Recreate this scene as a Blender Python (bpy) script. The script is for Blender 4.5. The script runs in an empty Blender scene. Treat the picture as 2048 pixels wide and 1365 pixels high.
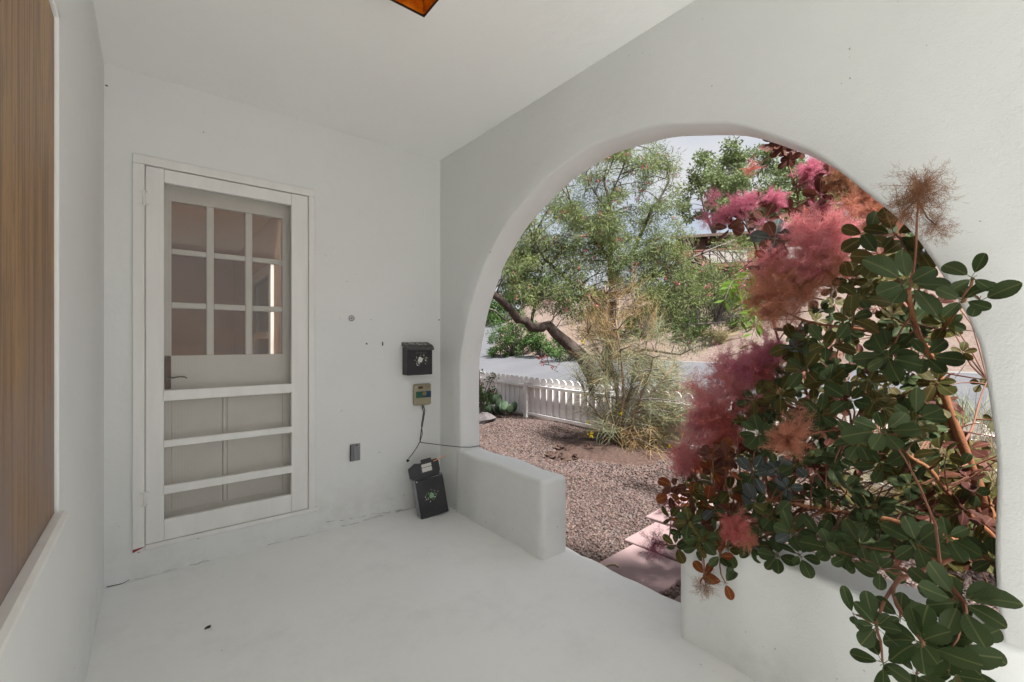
import bpy, math, random
import numpy as np
from mathutils import Vector, Matrix
random.seed(11)
rng = np.random.default_rng(11)
SC = bpy.context.scene
COL = SC.collection
PI = math.pi

# ------------------------------------------------------------------ camera, light, exposure
CAMH = 1.28
YAW = math.radians(50.98)
FX, FY = math.cos(YAW), math.sin(YAW)
RX, RY = FY, -FX
FPX = 884.0
cam_d = bpy.data.cameras.new('camera')
cam_d.sensor_width = 36.0
cam_d.lens = FPX / 2048.0 * 36.0
cam_d.clip_start = 0.02
cam_d.clip_end = 600.0
cam = bpy.data.objects.new('camera', cam_d)
COL.objects.link(cam)
cam.location = (0, 0, CAMH)
cam.rotation_euler = (PI / 2, 0, YAW - PI / 2)
SC.camera = cam

SUN_EL, SUN_AZ = math.radians(60), math.radians(265)   # azimuth measured from +X, anticlockwise
world = bpy.data.worlds.new('World')
SC.world = world
world.use_nodes = True
wn, wl = world.node_tree.nodes, world.node_tree.links
wn.clear()
w_out = wn.new('ShaderNodeOutputWorld')
w_bg = wn.new('ShaderNodeBackground')
w_sky = wn.new('ShaderNodeTexSky')
w_sky.sky_type = 'NISHITA'
w_sky.sun_disc = False
w_sky.sun_elevation = SUN_EL
w_sky.sun_rotation = PI / 2 - SUN_AZ
w_sky.dust_density = 2.0
w_mix = wn.new('ShaderNodeMix'); w_mix.data_type = 'RGBA'
w_co = wn.new('ShaderNodeTexCoord')
w_map = wn.new('ShaderNodeMapping'); w_map.inputs['Scale'].default_value = (1.2, 1.2, 3.5)
w_no = wn.new('ShaderNodeTexNoise'); w_no.inputs['Scale'].default_value = 2.2; w_no.inputs['Detail'].default_value = 7
w_rmp = wn.new('ShaderNodeMapRange'); w_rmp.inputs[1].default_value = 0.36; w_rmp.inputs[2].default_value = 0.60
w_rmp.inputs[3].default_value = 0.55; w_rmp.inputs[4].default_value = 0.97
wl.new(w_co.outputs['Generated'], w_map.inputs[0]); wl.new(w_map.outputs[0], w_no.inputs['Vector'])
wl.new(w_no.outputs[0], w_rmp.inputs[0]); wl.new(w_rmp.outputs[0], w_mix.inputs[0])
wl.new(w_sky.outputs[0], w_mix.inputs[6])
w_mix.inputs[7].default_value = (4.8, 4.85, 5.0, 1)
wl.new(w_mix.outputs[2], w_bg.inputs[0])
w_bg.inputs[1].default_value = 0.055
wl.new(w_bg.outputs[0], w_out.inputs[0])

sun_d = bpy.data.lights.new('sun', 'SUN')
sun_d.energy = 5.0
sun_d.angle = math.radians(6)
sun_d.color = (1.0, 0.985, 0.96)
sun = bpy.data.objects.new('sun', sun_d)
COL.objects.link(sun)
sv = Vector((math.cos(SUN_EL) * math.cos(SUN_AZ), math.cos(SUN_EL) * math.sin(SUN_AZ), math.sin(SUN_EL)))
sun.rotation_euler = sv.to_track_quat('Z', 'Y').to_euler()
SC.view_settings.view_transform = 'Standard'
SC.view_settings.look = 'None'
SC.view_settings.exposure = 1.54
SC.view_settings.gamma = 1.0
SC.view_settings.use_curve_mapping = False
SC.render.engine = 'CYCLES'
cy = SC.cycles
cy.max_bounces = 10; cy.diffuse_bounces = 7; cy.glossy_bounces = 3
cy.transmission_bounces = 6; cy.transparent_max_bounces = 12
cy.sample_clamp_indirect = 6.0
cy.use_denoising = True
cy.caustics_reflective = False; cy.caustics_refractive = False


def at(px, py, d):
    """world point seen at photo pixel (px,py) when it stands d metres ahead"""
    xr = (px - 1024) / FPX * d
    return Vector((FX * d + RX * xr, FY * d + RY * xr, CAMH - (py - 682.5) / FPX * d))


# ------------------------------------------------------------------ materials
def base_mat(name):
    m = bpy.data.materials.new(name)
    m.use_nodes = True
    nt = m.node_tree
    return m, nt, nt.nodes['Principled BSDF']


def node(nt, typ, **kw):
    n = nt.nodes.new(typ)
    for k, v in kw.items():
        setattr(n, k, v)
    return n


def noise(nt, scale, detail=5, rough=0.55, coord='Object', stretch=None):
    tc = node(nt, 'ShaderNodeTexCoord')
    src = tc.outputs[coord]
    if stretch:
        mp = node(nt, 'ShaderNodeMapping'); mp.inputs['Scale'].default_value = stretch
        nt.links.new(src, mp.inputs[0]); src = mp.outputs[0]
    n = node(nt, 'ShaderNodeTexNoise')
    n.inputs['Scale'].default_value = scale; n.inputs['Detail'].default_value = detail
    n.inputs['Roughness'].default_value = rough
    nt.links.new(src, n.inputs['Vector'])
    return n.outputs[0]


def ramp(nt, src, a, b, lo=0.0, hi=1.0):
    r = node(nt, 'ShaderNodeMapRange')
    r.inputs[1].default_value = a; r.inputs[2].default_value = b
    r.inputs[3].default_value = lo; r.inputs[4].default_value = hi
    nt.links.new(src, r.inputs[0])
    return r.outputs[0]


def mix(nt, fac, a, b):
    m = node(nt, 'ShaderNodeMix'); m.data_type = 'RGBA'
    if isinstance(fac, (int, float)): m.inputs[0].default_value = fac
    else: nt.links.new(fac, m.inputs[0])
    for i, v in ((6, a), (7, b)):
        if isinstance(v, (tuple, list)): m.inputs[i].default_value = (*v[:3], 1)
        else: nt.links.new(v, m.inputs[i])
    return m.outputs[2]


def bumpit(nt, bs, src, strength, dist=0.01, prev=None):
    b = node(nt, 'ShaderNodeBump')
    b.inputs['Strength'].default_value = strength; b.inputs['Distance'].default_value = dist
    nt.links.new(src, b.inputs['Height'])
    if prev is not None: nt.links.new(prev, b.inputs['Normal'])
    nt.links.new(b.outputs[0], bs.inputs['Normal'])
    return b.outputs[0]


def M(name, c1, c2=None, scale=6, rough=0.6, bump=0.0, bscale=60, bdist=0.004, metal=0.0, stretch=None, spec=0.5, lo=0.35, hi=0.65):
    m, nt, bs = base_mat(name)
    if c2 is None: c2 = tuple(x * 0.85 for x in c1)
    n = noise(nt, scale, stretch=stretch)
    col = mix(nt, ramp(nt, n, lo, hi), c1, c2)
    nt.links.new(col, bs.inputs['Base Color'])
    bs.inputs['Roughness'].default_value = rough
    bs.inputs['Metallic'].default_value = metal
    bs.inputs['Specular IOR Level'].default_value = spec
    if bump:
        bumpit(nt, bs, noise(nt, bscale, 6, stretch=stretch), bump, bdist)
    return m


def stucco(name, c1, c2, fine=0.35, dirt=True, rough=0.75, big=0.5, drips=0.0):
    m, nt, bs = base_mat(name)
    col = mix(nt, ramp(nt, noise(nt, 1.7, 6), 0.3, 0.7), c1, c2)
    # blotches of touch-up paint
    col = mix(nt, ramp(nt, noise(nt, 7, 8, 0.7), 0.55, 0.75, 0, 0.3), col, tuple(x * 0.95 for x in c1))
    if dirt:   # small chips and specks, denser low down
        tc = node(nt, 'ShaderNodeTexCoord'); sx = node(nt, 'ShaderNodeSeparateXYZ')
        nt.links.new(tc.outputs['Object'], sx.inputs[0])
        low = ramp(nt, sx.outputs[2], 0.0, 0.45, 1.0, 0.0)
        sp = noise(nt, 38, 3, 0.6)
        thr = node(nt, 'ShaderNodeMath', operation='MULTIPLY_ADD')
        nt.links.new(low, thr.inputs[0]); thr.inputs[1].default_value = 0.045; nt.links.new(sp, thr.inputs[2])
        spk = ramp(nt, thr.outputs[0], 0.735, 0.76, 0, 0.75)
        col = mix(nt, spk, col, (0.22, 0.21, 0.19))
        sm = noise(nt, 5, 9, 0.75)
        thr2 = node(nt, 'ShaderNodeMath', operation='MULTIPLY'); nt.links.new(low, thr2.inputs[0])
        nt.links.new(ramp(nt, sm, 0.48, 0.70, 0, 0.40), thr2.inputs[1])
        col = mix(nt, thr2.outputs[0], col, (0.50, 0.48, 0.44))
    if name == 'painted_floor':   # scuffs, dust and pinholes
        col = mix(nt, ramp(nt, noise(nt, 30, 3, 0.6), 0.735, 0.755, 0, 0.7), col, (0.25, 0.24, 0.22))
        col = mix(nt, ramp(nt, noise(nt, 9, 4, 0.7, stretch=(1.0, 5.0, 1.0)), 0.66, 0.74, 0, 0.22), col, (0.42, 0.41, 0.39))
        col = mix(nt, ramp(nt, noise(nt, 2.6, 9, 0.75), 0.50, 0.75, 0, 0.30), col, (0.60, 0.595, 0.57))
    nt.links.new(col, bs.inputs['Base Color'])
    bs.inputs['Roughness'].default_value = rough
    p = bumpit(nt, bs, noise(nt, 2.2, 3), big, 0.03)
    p = bumpit(nt, bs, noise(nt, 14, 5), 0.25, 0.01, p)
    bumpit(nt, bs, noise(nt, 150, 4, 0.7), fine, 0.002, p)
    return m


MAT = {}
MAT['stucco'] = stucco('white_stucco', (0.765, 0.775, 0.762), (0.74, 0.75, 0.738))
MAT['stucco_rough'] = stucco('rough_stucco', (0.755, 0.765, 0.752), (0.72, 0.73, 0.717), fine=0.9)
MAT['ceiling'] = stucco('ceiling_paint', (0.90, 0.905, 0.885), (0.885, 0.89, 0.87), dirt=False)
MAT['floor'] = stucco('painted_floor', dirt=False, c1=(0.87, 0.872, 0.855), c2=(0.84, 0.842, 0.825), fine=0.12, rough=0.48, big=0.25)
MAT['wood_white'] = M('painted_wood', (0.80, 0.79, 0.765), (0.745, 0.735, 0.71), scale=14, rough=0.42, bump=0.2, bscale=30, bdist=0.002, stretch=(1, 1, 0.15))
MAT['door_cream'] = M('cream_door_paint', (0.80, 0.775, 0.72), (0.76, 0.735, 0.68), scale=9, rough=0.5, bump=0.15, bscale=40, bdist=0.002)
MAT['black_metal'] = M('black_metal', (0.012, 0.012, 0.016), (0.03, 0.03, 0.034), rough=0.38, bump=0.1, bscale=90)
MAT['dark_flap'] = M('worn_black_metal', (0.035, 0.032, 0.035), (0.075, 0.07, 0.065), scale=40, rough=0.4)
MAT['beige'] = M('beige_plastic', (0.36, 0.32, 0.22), (0.31, 0.28, 0.19), rough=0.45)
MAT['beige_dark'] = M('tan_plastic', (0.26, 0.21, 0.10), rough=0.4)
MAT['teal'] = M('teal_print', (0.02, 0.13, 0.085), rough=0.4)
MAT['blue'] = M('blue_print', (0.02, 0.065, 0.14), rough=0.4)
MAT['brown_print'] = M('brown_print', (0.09, 0.045, 0.02), rough=0.3)
MAT['cable'] = M('black_cable', (0.01, 0.01, 0.01), rough=0.5)
MAT['grey_metal'] = M('grey_metal', (0.27, 0.27, 0.285), (0.22, 0.22, 0.235), scale=20, rough=0.5)
MAT['print_white'] = M('white_print', (0.75, 0.75, 0.72), rough=0.5)
MAT['print_green'] = M('green_print', (0.16, 0.40, 0.20), (0.30, 0.50, 0.28), scale=30, rough=0.5)
MAT['print_yellow'] = M('yellow_green_print', (0.45, 0.50, 0.25), rough=0.5)
MAT['galv'] = M('dull_steel', (0.30, 0.30, 0.33), rough=0.45, metal=0.3)
MAT['paper'] = M('paper_label', (0.72, 0.71, 0.66), rough=0.7)
MAT['orange_wood'] = M('orange_pencil_paint', (0.75, 0.33, 0.10), rough=0.5)
MAT['red'] = M('red_paint', (0.30, 0.02, 0.04), rough=0.6)
MAT['brass'] = M('dark_bronze', (0.10, 0.075, 0.05), rough=0.35, metal=0.7)
MAT['lock_wood'] = M('brown_plate', (0.13, 0.075, 0.05), (0.08, 0.045, 0.03), scale=20, rough=0.55)
MAT['hall'] = M('tan_hall_paint', (0.66, 0.43, 0.28), (0.58, 0.37, 0.24), scale=3, rough=0.8)
MAT['hall_floor'] = M('hall_floor', (0.18, 0.10, 0.05), rough=0.5)
MAT['chip'] = M('dark_chip', (0.05, 0.048, 0.045), rough=0.9)
MAT['trim_dark'] = M('lamp_iron', (0.035, 0.022, 0.012), rough=0.5, metal=0.4)
MAT['bark'] = M('dark_bark', (0.056, 0.039, 0.032), (0.120, 0.090, 0.075), scale=9, rough=0.9, bump=0.9, bscale=16, bdist=0.03, stretch=(1, 1, 0.3))
MAT['bark_grey'] = M('grey_bark', (0.136, 0.112, 0.096), (0.080, 0.064, 0.052), scale=10, rough=0.9)

MAT['bark_brown'] = M('brown_shrub_bark', (0.13, 0.075, 0.045), (0.20, 0.13, 0.085), scale=12, rough=0.9)
MAT['stem_dark'] = M('dark_red_stem', (0.10, 0.025, 0.015), (0.16, 0.05, 0.02), scale=14, rough=0.7)
MAT['twig'] = M('reddish_twig', (0.20, 0.075, 0.035), (0.13, 0.05, 0.03), rough=0.7)
MAT['fence'] = M('fence_paint', (0.787, 0.766, 0.745), (0.660, 0.627, 0.606), scale=7, rough=0.6, bump=0.3, bscale=30, stretch=(1, 1, .3))
MAT['fence_board'] = M('fence_board_paint', (0.80, 0.775, 0.76), (0.70, 0.67, 0.655), scale=5, rough=0.65, bump=0.3, bscale=30, stretch=(1, 1, .3))
MAT['slab'] = M('pink_concrete', (0.257, 0.172, 0.169), (0.215, 0.146, 0.142), scale=5, rough=0.85, bump=0.3, bscale=120, bdist=0.003)
MAT['asphalt'] = M('grey_asphalt', (0.080, 0.080, 0.088), (0.097, 0.097, 0.103), scale=0.7, rough=0.85, bump=0.4, bscale=80, bdist=0.01)
MAT['gutter'] = M('pale_gutter', (0.161, 0.157, 0.153), (0.138, 0.134, 0.130), scale=3, rough=0.85)
MAT['soil'] = M('dry_bank_soil', (0.167, 0.121, 0.099), (0.123, 0.087, 0.067), scale=1.6, rough=0.95, bump=0.8, bscale=9, bdist=0.08)
MAT['mulch'] = M('dark_mulch', (0.038, 0.021, 0.015), (0.084, 0.045, 0.032), scale=25, rough=0.95, bump=1, bscale=40, bdist=0.02)
MAT['gravel_bed'] = M('gravel_bed', (0.058, 0.036, 0.030), (0.088, 0.058, 0.048), scale=55, rough=0.95, bump=1, bscale=90, bdist=0.02)
for i, c in enumerate([(0.120, 0.077, 0.065), (0.084, 0.050, 0.040), (0.152, 0.108, 0.090), (0.054, 0.034, 0.029), (0.108, 0.086, 0.080)]):
    MAT['stone%d' % i] = M('gravel_stone_%d' % i, c, rough=0.9, scale=20)
MAT['rock'] = M('dark_rock', (0.052, 0.043, 0.043), (0.105, 0.091, 0.091), scale=6, rough=0.9, bump=0.8, bscale=14, bdist=0.03)
MAT['cactus'] = M('cactus_skin', (0.068, 0.112, 0.056), (0.048, 0.080, 0.044), scale=12, rough=0.6)
MAT['roof'] = M('brown_roof_tile', (0.140, 0.098, 0.081), (0.098, 0.063, 0.052), scale=2, rough=0.85)
MAT['far_wall'] = M('far_house_wall', (0.198, 0.150, 0.132), rough=0.85)
MAT['far_dark'] = M('dark_timber', (0.07, 0.035, 0.03), rough=0.8)
MAT['far_red'] = M('red_timber', (0.238, 0.098, 0.077), rough=0.8)
MAT['far_white'] = M('weathered_white_timber', (0.403, 0.364, 0.338), rough=0.7)
MAT['far_glass'] = M('dark_window_glass', (0.03, 0.035, 0.04), rough=0.1)


def wood_panel():
    m, nt, bs = base_mat('stained_plywood')
    tc = node(nt, 'ShaderNodeTexCoord')
    n = noise(nt, 2.2, 6, 0.6, stretch=(1, 4.0, 0.4))
    g1 = noise(nt, 5.0, 7, 0.70, stretch=(1, 9.0, 0.22))
    g2 = noise(nt, 9.0, 6, 0.75, stretch=(1, 11.0, 1.0))
    c = mix(nt, ramp(nt, n, 0.32, 0.68), (0.37, 0.205, 0.075), (0.27, 0.145, 0.052))
    c = mix(nt, ramp(nt, g1, 0.49, 0.54, 0, 0.9), c, (0.15, 0.068, 0.024))
    c = mix(nt, ramp(nt, g2, 0.54, 0.62, 0, 0.6), c, (0.09, 0.042, 0.018))
    # weathered grey-mauve bloom at the lower edge
    sx = node(nt, 'ShaderNodeSeparateXYZ'); nt.links.new(tc.outputs['Object'], sx.inputs[0])
    f1 = ramp(nt, sx.outputs[2], 0.85, 1.45, 1.0, 0.0)
    f2 = ramp(nt, noise(nt, 4, 6), 0.30, 0.62)
    mu = node(nt, 'ShaderNodeMath', operation='MULTIPLY'); nt.links.new(f1, mu.inputs[0]); nt.links.new(f2, mu.inputs[1])
    c = mix(nt, mu.outputs[0], c, (0.20, 0.145, 0.14))
    nt.links.new(c, bs.inputs['Base Color'])
    bs.inputs['Roughness'].default_value = 0.42
    bumpit(nt, bs, g1, 0.5, 0.003)
    return m


MAT['plywood'] = wood_panel()


def stem_mat(name, c1, c2):
    m, nt, bs = base_mat(name)
    c = mix(nt, ramp(nt, noise(nt, 9, 6, 0.65, stretch=(1, 1, .3)), 0.35, 0.65), c1, c2)
    c = mix(nt, ramp(nt, noise(nt, 26, 6, 0.7), 0.5, 0.7, 0, .55), c, tuple(x * .45 for x in c1))
    v = node(nt, 'ShaderNodeTexVoronoi'); v.inputs['Scale'].default_value = 42
    tc = node(nt, 'ShaderNodeTexCoord'); nt.links.new(tc.outputs['Object'], v.inputs['Vector'])
    c = mix(nt, ramp(nt, v.outputs['Distance'], 0.10, 0.17, 0.9, 0), c, (0.035, 0.018, 0.010))
    nt.links.new(c, bs.inputs['Base Color']); bs.inputs['Roughness'].default_value = 0.75
    bumpit(nt, bs, noise(nt, 60, 6, .7), .7, .004)
    return m


MAT['stem_orange'] = stem_mat('orange_stem_bark', (0.30, 0.125, 0.042), (0.21, 0.075, 0.030))


def leaf_mat(name, c1, c2, vein, trans=0.22, rough=0.62):
    m, nt, bs = base_mat(name)
    uv = node(nt, 'ShaderNodeUVMap'); sx = node(nt, 'ShaderNodeSeparateXYZ'); nt.links.new(uv.outputs[0], sx.inputs[0])
    def mth(op, a, b=None):
        n = node(nt, 'ShaderNodeMath', operation=op)
        for i, v in ((0, a), (1, b)):
            if v is None: continue
            if isinstance(v, (int, float)): n.inputs[i].default_value = v
            else: nt.links.new(v, n.inputs[i])
        return n.outputs[0]
    av = mth('ABSOLUTE', mth('SUBTRACT', sx.outputs[1], 0.5))
    mid = ramp(nt, av, 0.018, 0.034, 1, 0)
    ph = mth('FRACT', mth('MULTIPLY', mth('SUBTRACT', sx.outputs[0], mth('MULTIPLY', av, 0.75)), 10.0))
    lat = ramp(nt, mth('ABSOLUTE', mth('SUBTRACT', ph, 0.5)), 0.04, 0.16, 0.30, 0)
    oi = node(nt, 'ShaderNodeObjectInfo')
    geo = node(nt, 'ShaderNodeNewGeometry')
    rsum = mth('FRACT', mth('ADD', oi.outputs['Random'], geo.outputs['Random Per Island']))
    c = mix(nt, rsum, c1, c2)
    c = mix(nt, ramp(nt, noise(nt, 40, 4), 0.4, 0.75, 0, 0.25), c, tuple(x * 1.5 for x in c1))
    c = mix(nt, lat, c, vein)
    c = mix(nt, mid, c, tuple(min(1, x * 1.35) for x in vein))
    nt.links.new(c, bs.inputs['Base Color'])
    bs.inputs['Roughness'].default_value = rough
    bs.inputs['Specular IOR Level'].default_value = 0.22
    bumpit(nt, bs, lat, 0.3, 0.001)
    tr = node(nt, 'ShaderNodeBsdfTranslucent'); nt.links.new(c, tr.inputs[0])
    ms = node(nt, 'ShaderNodeMixShader'); ms.inputs[0].default_value = trans
    out = nt.nodes['Material Output']
    nt.links.new(bs.outputs[0], ms.inputs[1]); nt.links.new(tr.outputs[0], ms.inputs[2]); nt.links.new(ms.outputs[0], out.inputs[0])
    return m


def fol_mat(name, c1, c2, trans=0.3, rough=0.7):
    m, nt, bs = base_mat(name)
    geo = node(nt, 'ShaderNodeNewGeometry')
    c = mix(nt, geo.outputs['Random Per Island'], c1, c2)
    c = mix(nt, ramp(nt, noise(nt, 1.3, 3), 0.4, 0.65, 0, 0.5), c, c1)
    nt.links.new(c, bs.inputs['Base Color'])
    bs.inputs['Roughness'].default_value = rough
    bs.inputs['Specular IOR Level'].default_value = 0.25
    tr = node(nt, 'ShaderNodeBsdfTranslucent'); nt.links.new(c, tr.inputs[0])
    ms = node(nt, 'ShaderNodeMixShader'); ms.inputs[0].default_value = trans
    out = nt.nodes['Material Output']
    nt.links.new(bs.outputs[0], ms.inputs[1]); nt.links.new(tr.outputs[0], ms.inputs[2]); nt.links.new(ms.outputs[0], out.inputs[0])
    return m


LEAFM = {
    'green': leaf_mat('smoke_leaf_green', (0.030, 0.052, 0.015), (0.048, 0.068, 0.026), (0.080, 0.092, 0.034)),
    'grey': leaf_mat('smoke_leaf_grey', (0.070, 0.082, 0.085), (0.055, 0.07, 0.062), (0.12, 0.13, 0.11)),
    'olive': leaf_mat('smoke_leaf_olive', (0.058, 0.062, 0.014), (0.085, 0.060, 0.016), (0.13, 0.11, 0.035), trans=0.32),
    'maroon': leaf_mat('smoke_leaf_maroon', (0.080, 0.026, 0.020), (0.115, 0.042, 0.022), (0.16, 0.07, 0.05), trans=0.3),
    'rust': leaf_mat('smoke_leaf_rust', (0.17, 0.038, 0.014), (0.22, 0.065, 0.014), (0.25, 0.10, 0.04), trans=0.35),
}
MAT['plume_pink'] = fol_mat('plume_pink', (0.66, 0.24, 0.27), (0.76, 0.40, 0.38), 0.4)
MAT['plume_magenta'] = fol_mat('plume_magenta', (0.56, 0.16, 0.25), (0.68, 0.30, 0.37), 0.4)
MAT['plume_orange'] = fol_mat('plume_orange', (0.52, 0.23, 0.13), (0.56, 0.26, 0.20), 0.4)
MAT['plume_red'] = fol_mat('plume_red', (0.52, 0.12, 0.12), (0.60, 0.24, 0.20), 0.4)
MAT['plume_brown'] = fol_mat('plume_brown', (0.30, 0.15, 0.07), (0.22, 0.10, 0.06), 0.3)
MAT['plume_purple'] = fol_mat('plume_purple', (0.26, 0.07, 0.12), (0.36, 0.13, 0.19), 0.35)
MAT['willow_leaf'] = fol_mat('willow_leaf', (0.138, 0.180, 0.050), (0.222, 0.246, 0.108))
MAT['willow_leaf2'] = fol_mat('willow_leaf_dark', (0.094, 0.144, 0.044), (0.188, 0.206, 0.106))
MAT['willow_pink'] = fol_mat('willow_blossom', (0.462, 0.168, 0.202), (0.378, 0.084, 0.101))
MAT['far_leaf'] = fol_mat('far_tree_leaf', (0.130, 0.175, 0.065), (0.200, 0.245, 0.120))
MAT['bright_leaf'] = fol_mat('bright_bush_leaf', (0.044, 0.118, 0.011), (0.076, 0.162, 0.022))
MAT['hedge_leaf'] = fol_mat('hedge_leaf', (0.045, 0.098, 0.023), (0.083, 0.136, 0.038))
MAT['lime_leaf'] = fol_mat('lime_leaf', (0.120, 0.204, 0.018), (0.084, 0.162, 0.018), 0.5)
MAT['broom_green'] = fol_mat('broom_green', (0.144, 0.167, 0.092), (0.252, 0.259, 0.156), 0.1)
MAT['broom_dry'] = fol_mat('broom_dry', (0.26, 0.165, 0.070), (0.30, 0.22, 0.115), 0.1)
MAT['straw'] = fol_mat('dry_straw', (0.252, 0.204, 0.108), (0.180, 0.138, 0.066), 0.1)
MAT['yellow'] = fol_mat('yellow_petal', (0.450, 0.330, 0.012), (0.450, 0.360, 0.030), 0.3)
MAT['red_bloom'] = fol_mat('red_petal', (0.300, 0.036, 0.036), (0.360, 0.084, 0.072), 0.3)


def glass_mat(name, tint, tr=0.85, rough=0.03):
    m, nt, bs = base_mat(name)
    out = nt.nodes['Material Output']
    t = node(nt, 'ShaderNodeBsdfTransparent'); t.inputs[0].default_value = (*tint, 1)
    g = node(nt, 'ShaderNodeBsdfGlossy'); g.inputs['Roughness'].default_value = rough
    fr = node(nt, 'ShaderNodeFresnel'); fr.inputs[0].default_value = 1.7
    ms = node(nt, 'ShaderNodeMixShader')
    nt.links.new(fr.outputs[0], ms.inputs[0]); nt.links.new(t.outputs[0], ms.inputs[1]); nt.links.new(g.outputs[0], ms.inputs[2])
    nt.links.new(ms.outputs[0], out.inputs[0])
    return m


MAT['pane'] = glass_mat('window_pane', (0.9, 0.88, 0.85))


def screen_mat():
    """fine woven fly screen: crossed wires seen as a grey veil"""
    m, nt, bs = base_mat('fly_screen_mesh')
    out = nt.nodes['Material Output']
    bs.inputs['Base Color'].default_value = (0.36, 0.325, 0.285, 1); bs.inputs['Roughness'].default_value = 0.6
    tc = node(nt, 'ShaderNodeTexCoord'); mp = node(nt, 'ShaderNodeMapping'); mp.inputs['Scale'].default_value = (1, 1, 1)
    nt.links.new(tc.outputs['Object'], mp.inputs[0])
    w1 = node(nt, 'ShaderNodeTexWave'); w1.bands_direction = 'X'; w1.inputs['Scale'].default_value = 22; w1.inputs['Distortion'].default_value = 0.6
    nt.links.new(mp.outputs[0], w1.inputs[0])
    f = ramp(nt, w1.outputs[1], 0.1, 0.9, 0.25, 0.275)
    t = node(nt, 'ShaderNodeBsdfTransparent')
    ms = node(nt, 'ShaderNodeMixShader')
    nt.links.new(f, ms.inputs[0]); nt.links.new(t.outputs[0], ms.inputs[1]); nt.links.new(bs.outputs[0], ms.inputs[2])
    nt.links.new(ms.outputs[0], out.inputs[0])
    return m


MAT['screen'] = screen_mat()


def amber_mat():
    m, nt, bs = base_mat('amber_glass')
    out = nt.nodes['Material Output']
    c = mix(nt, ramp(nt, noise(nt, 22, 5), 0.35, 0.7), (0.95, 0.42, 0.03), (0.60, 0.14, 0.01))
    nt.links.new(c, bs.inputs['Base Color']); bs.inputs['Roughness'].default_value = 0.12
    tr = node(nt, 'ShaderNodeBsdfTranslucent'); nt.links.new(c, tr.inputs[0])
    ms = node(nt, 'ShaderNodeMixShader'); ms.inputs[0].default_value = 0.65
    nt.links.new(bs.outputs[0], ms.inputs[1]); nt.links.new(tr.outputs[0], ms.inputs[2]); nt.links.new(ms.outputs[0], out.inputs[0])
    bumpit(nt, bs, noise(nt, 60, 3), 0.6, 0.004)
    return m


MAT['amber'] = amber_mat()


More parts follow.
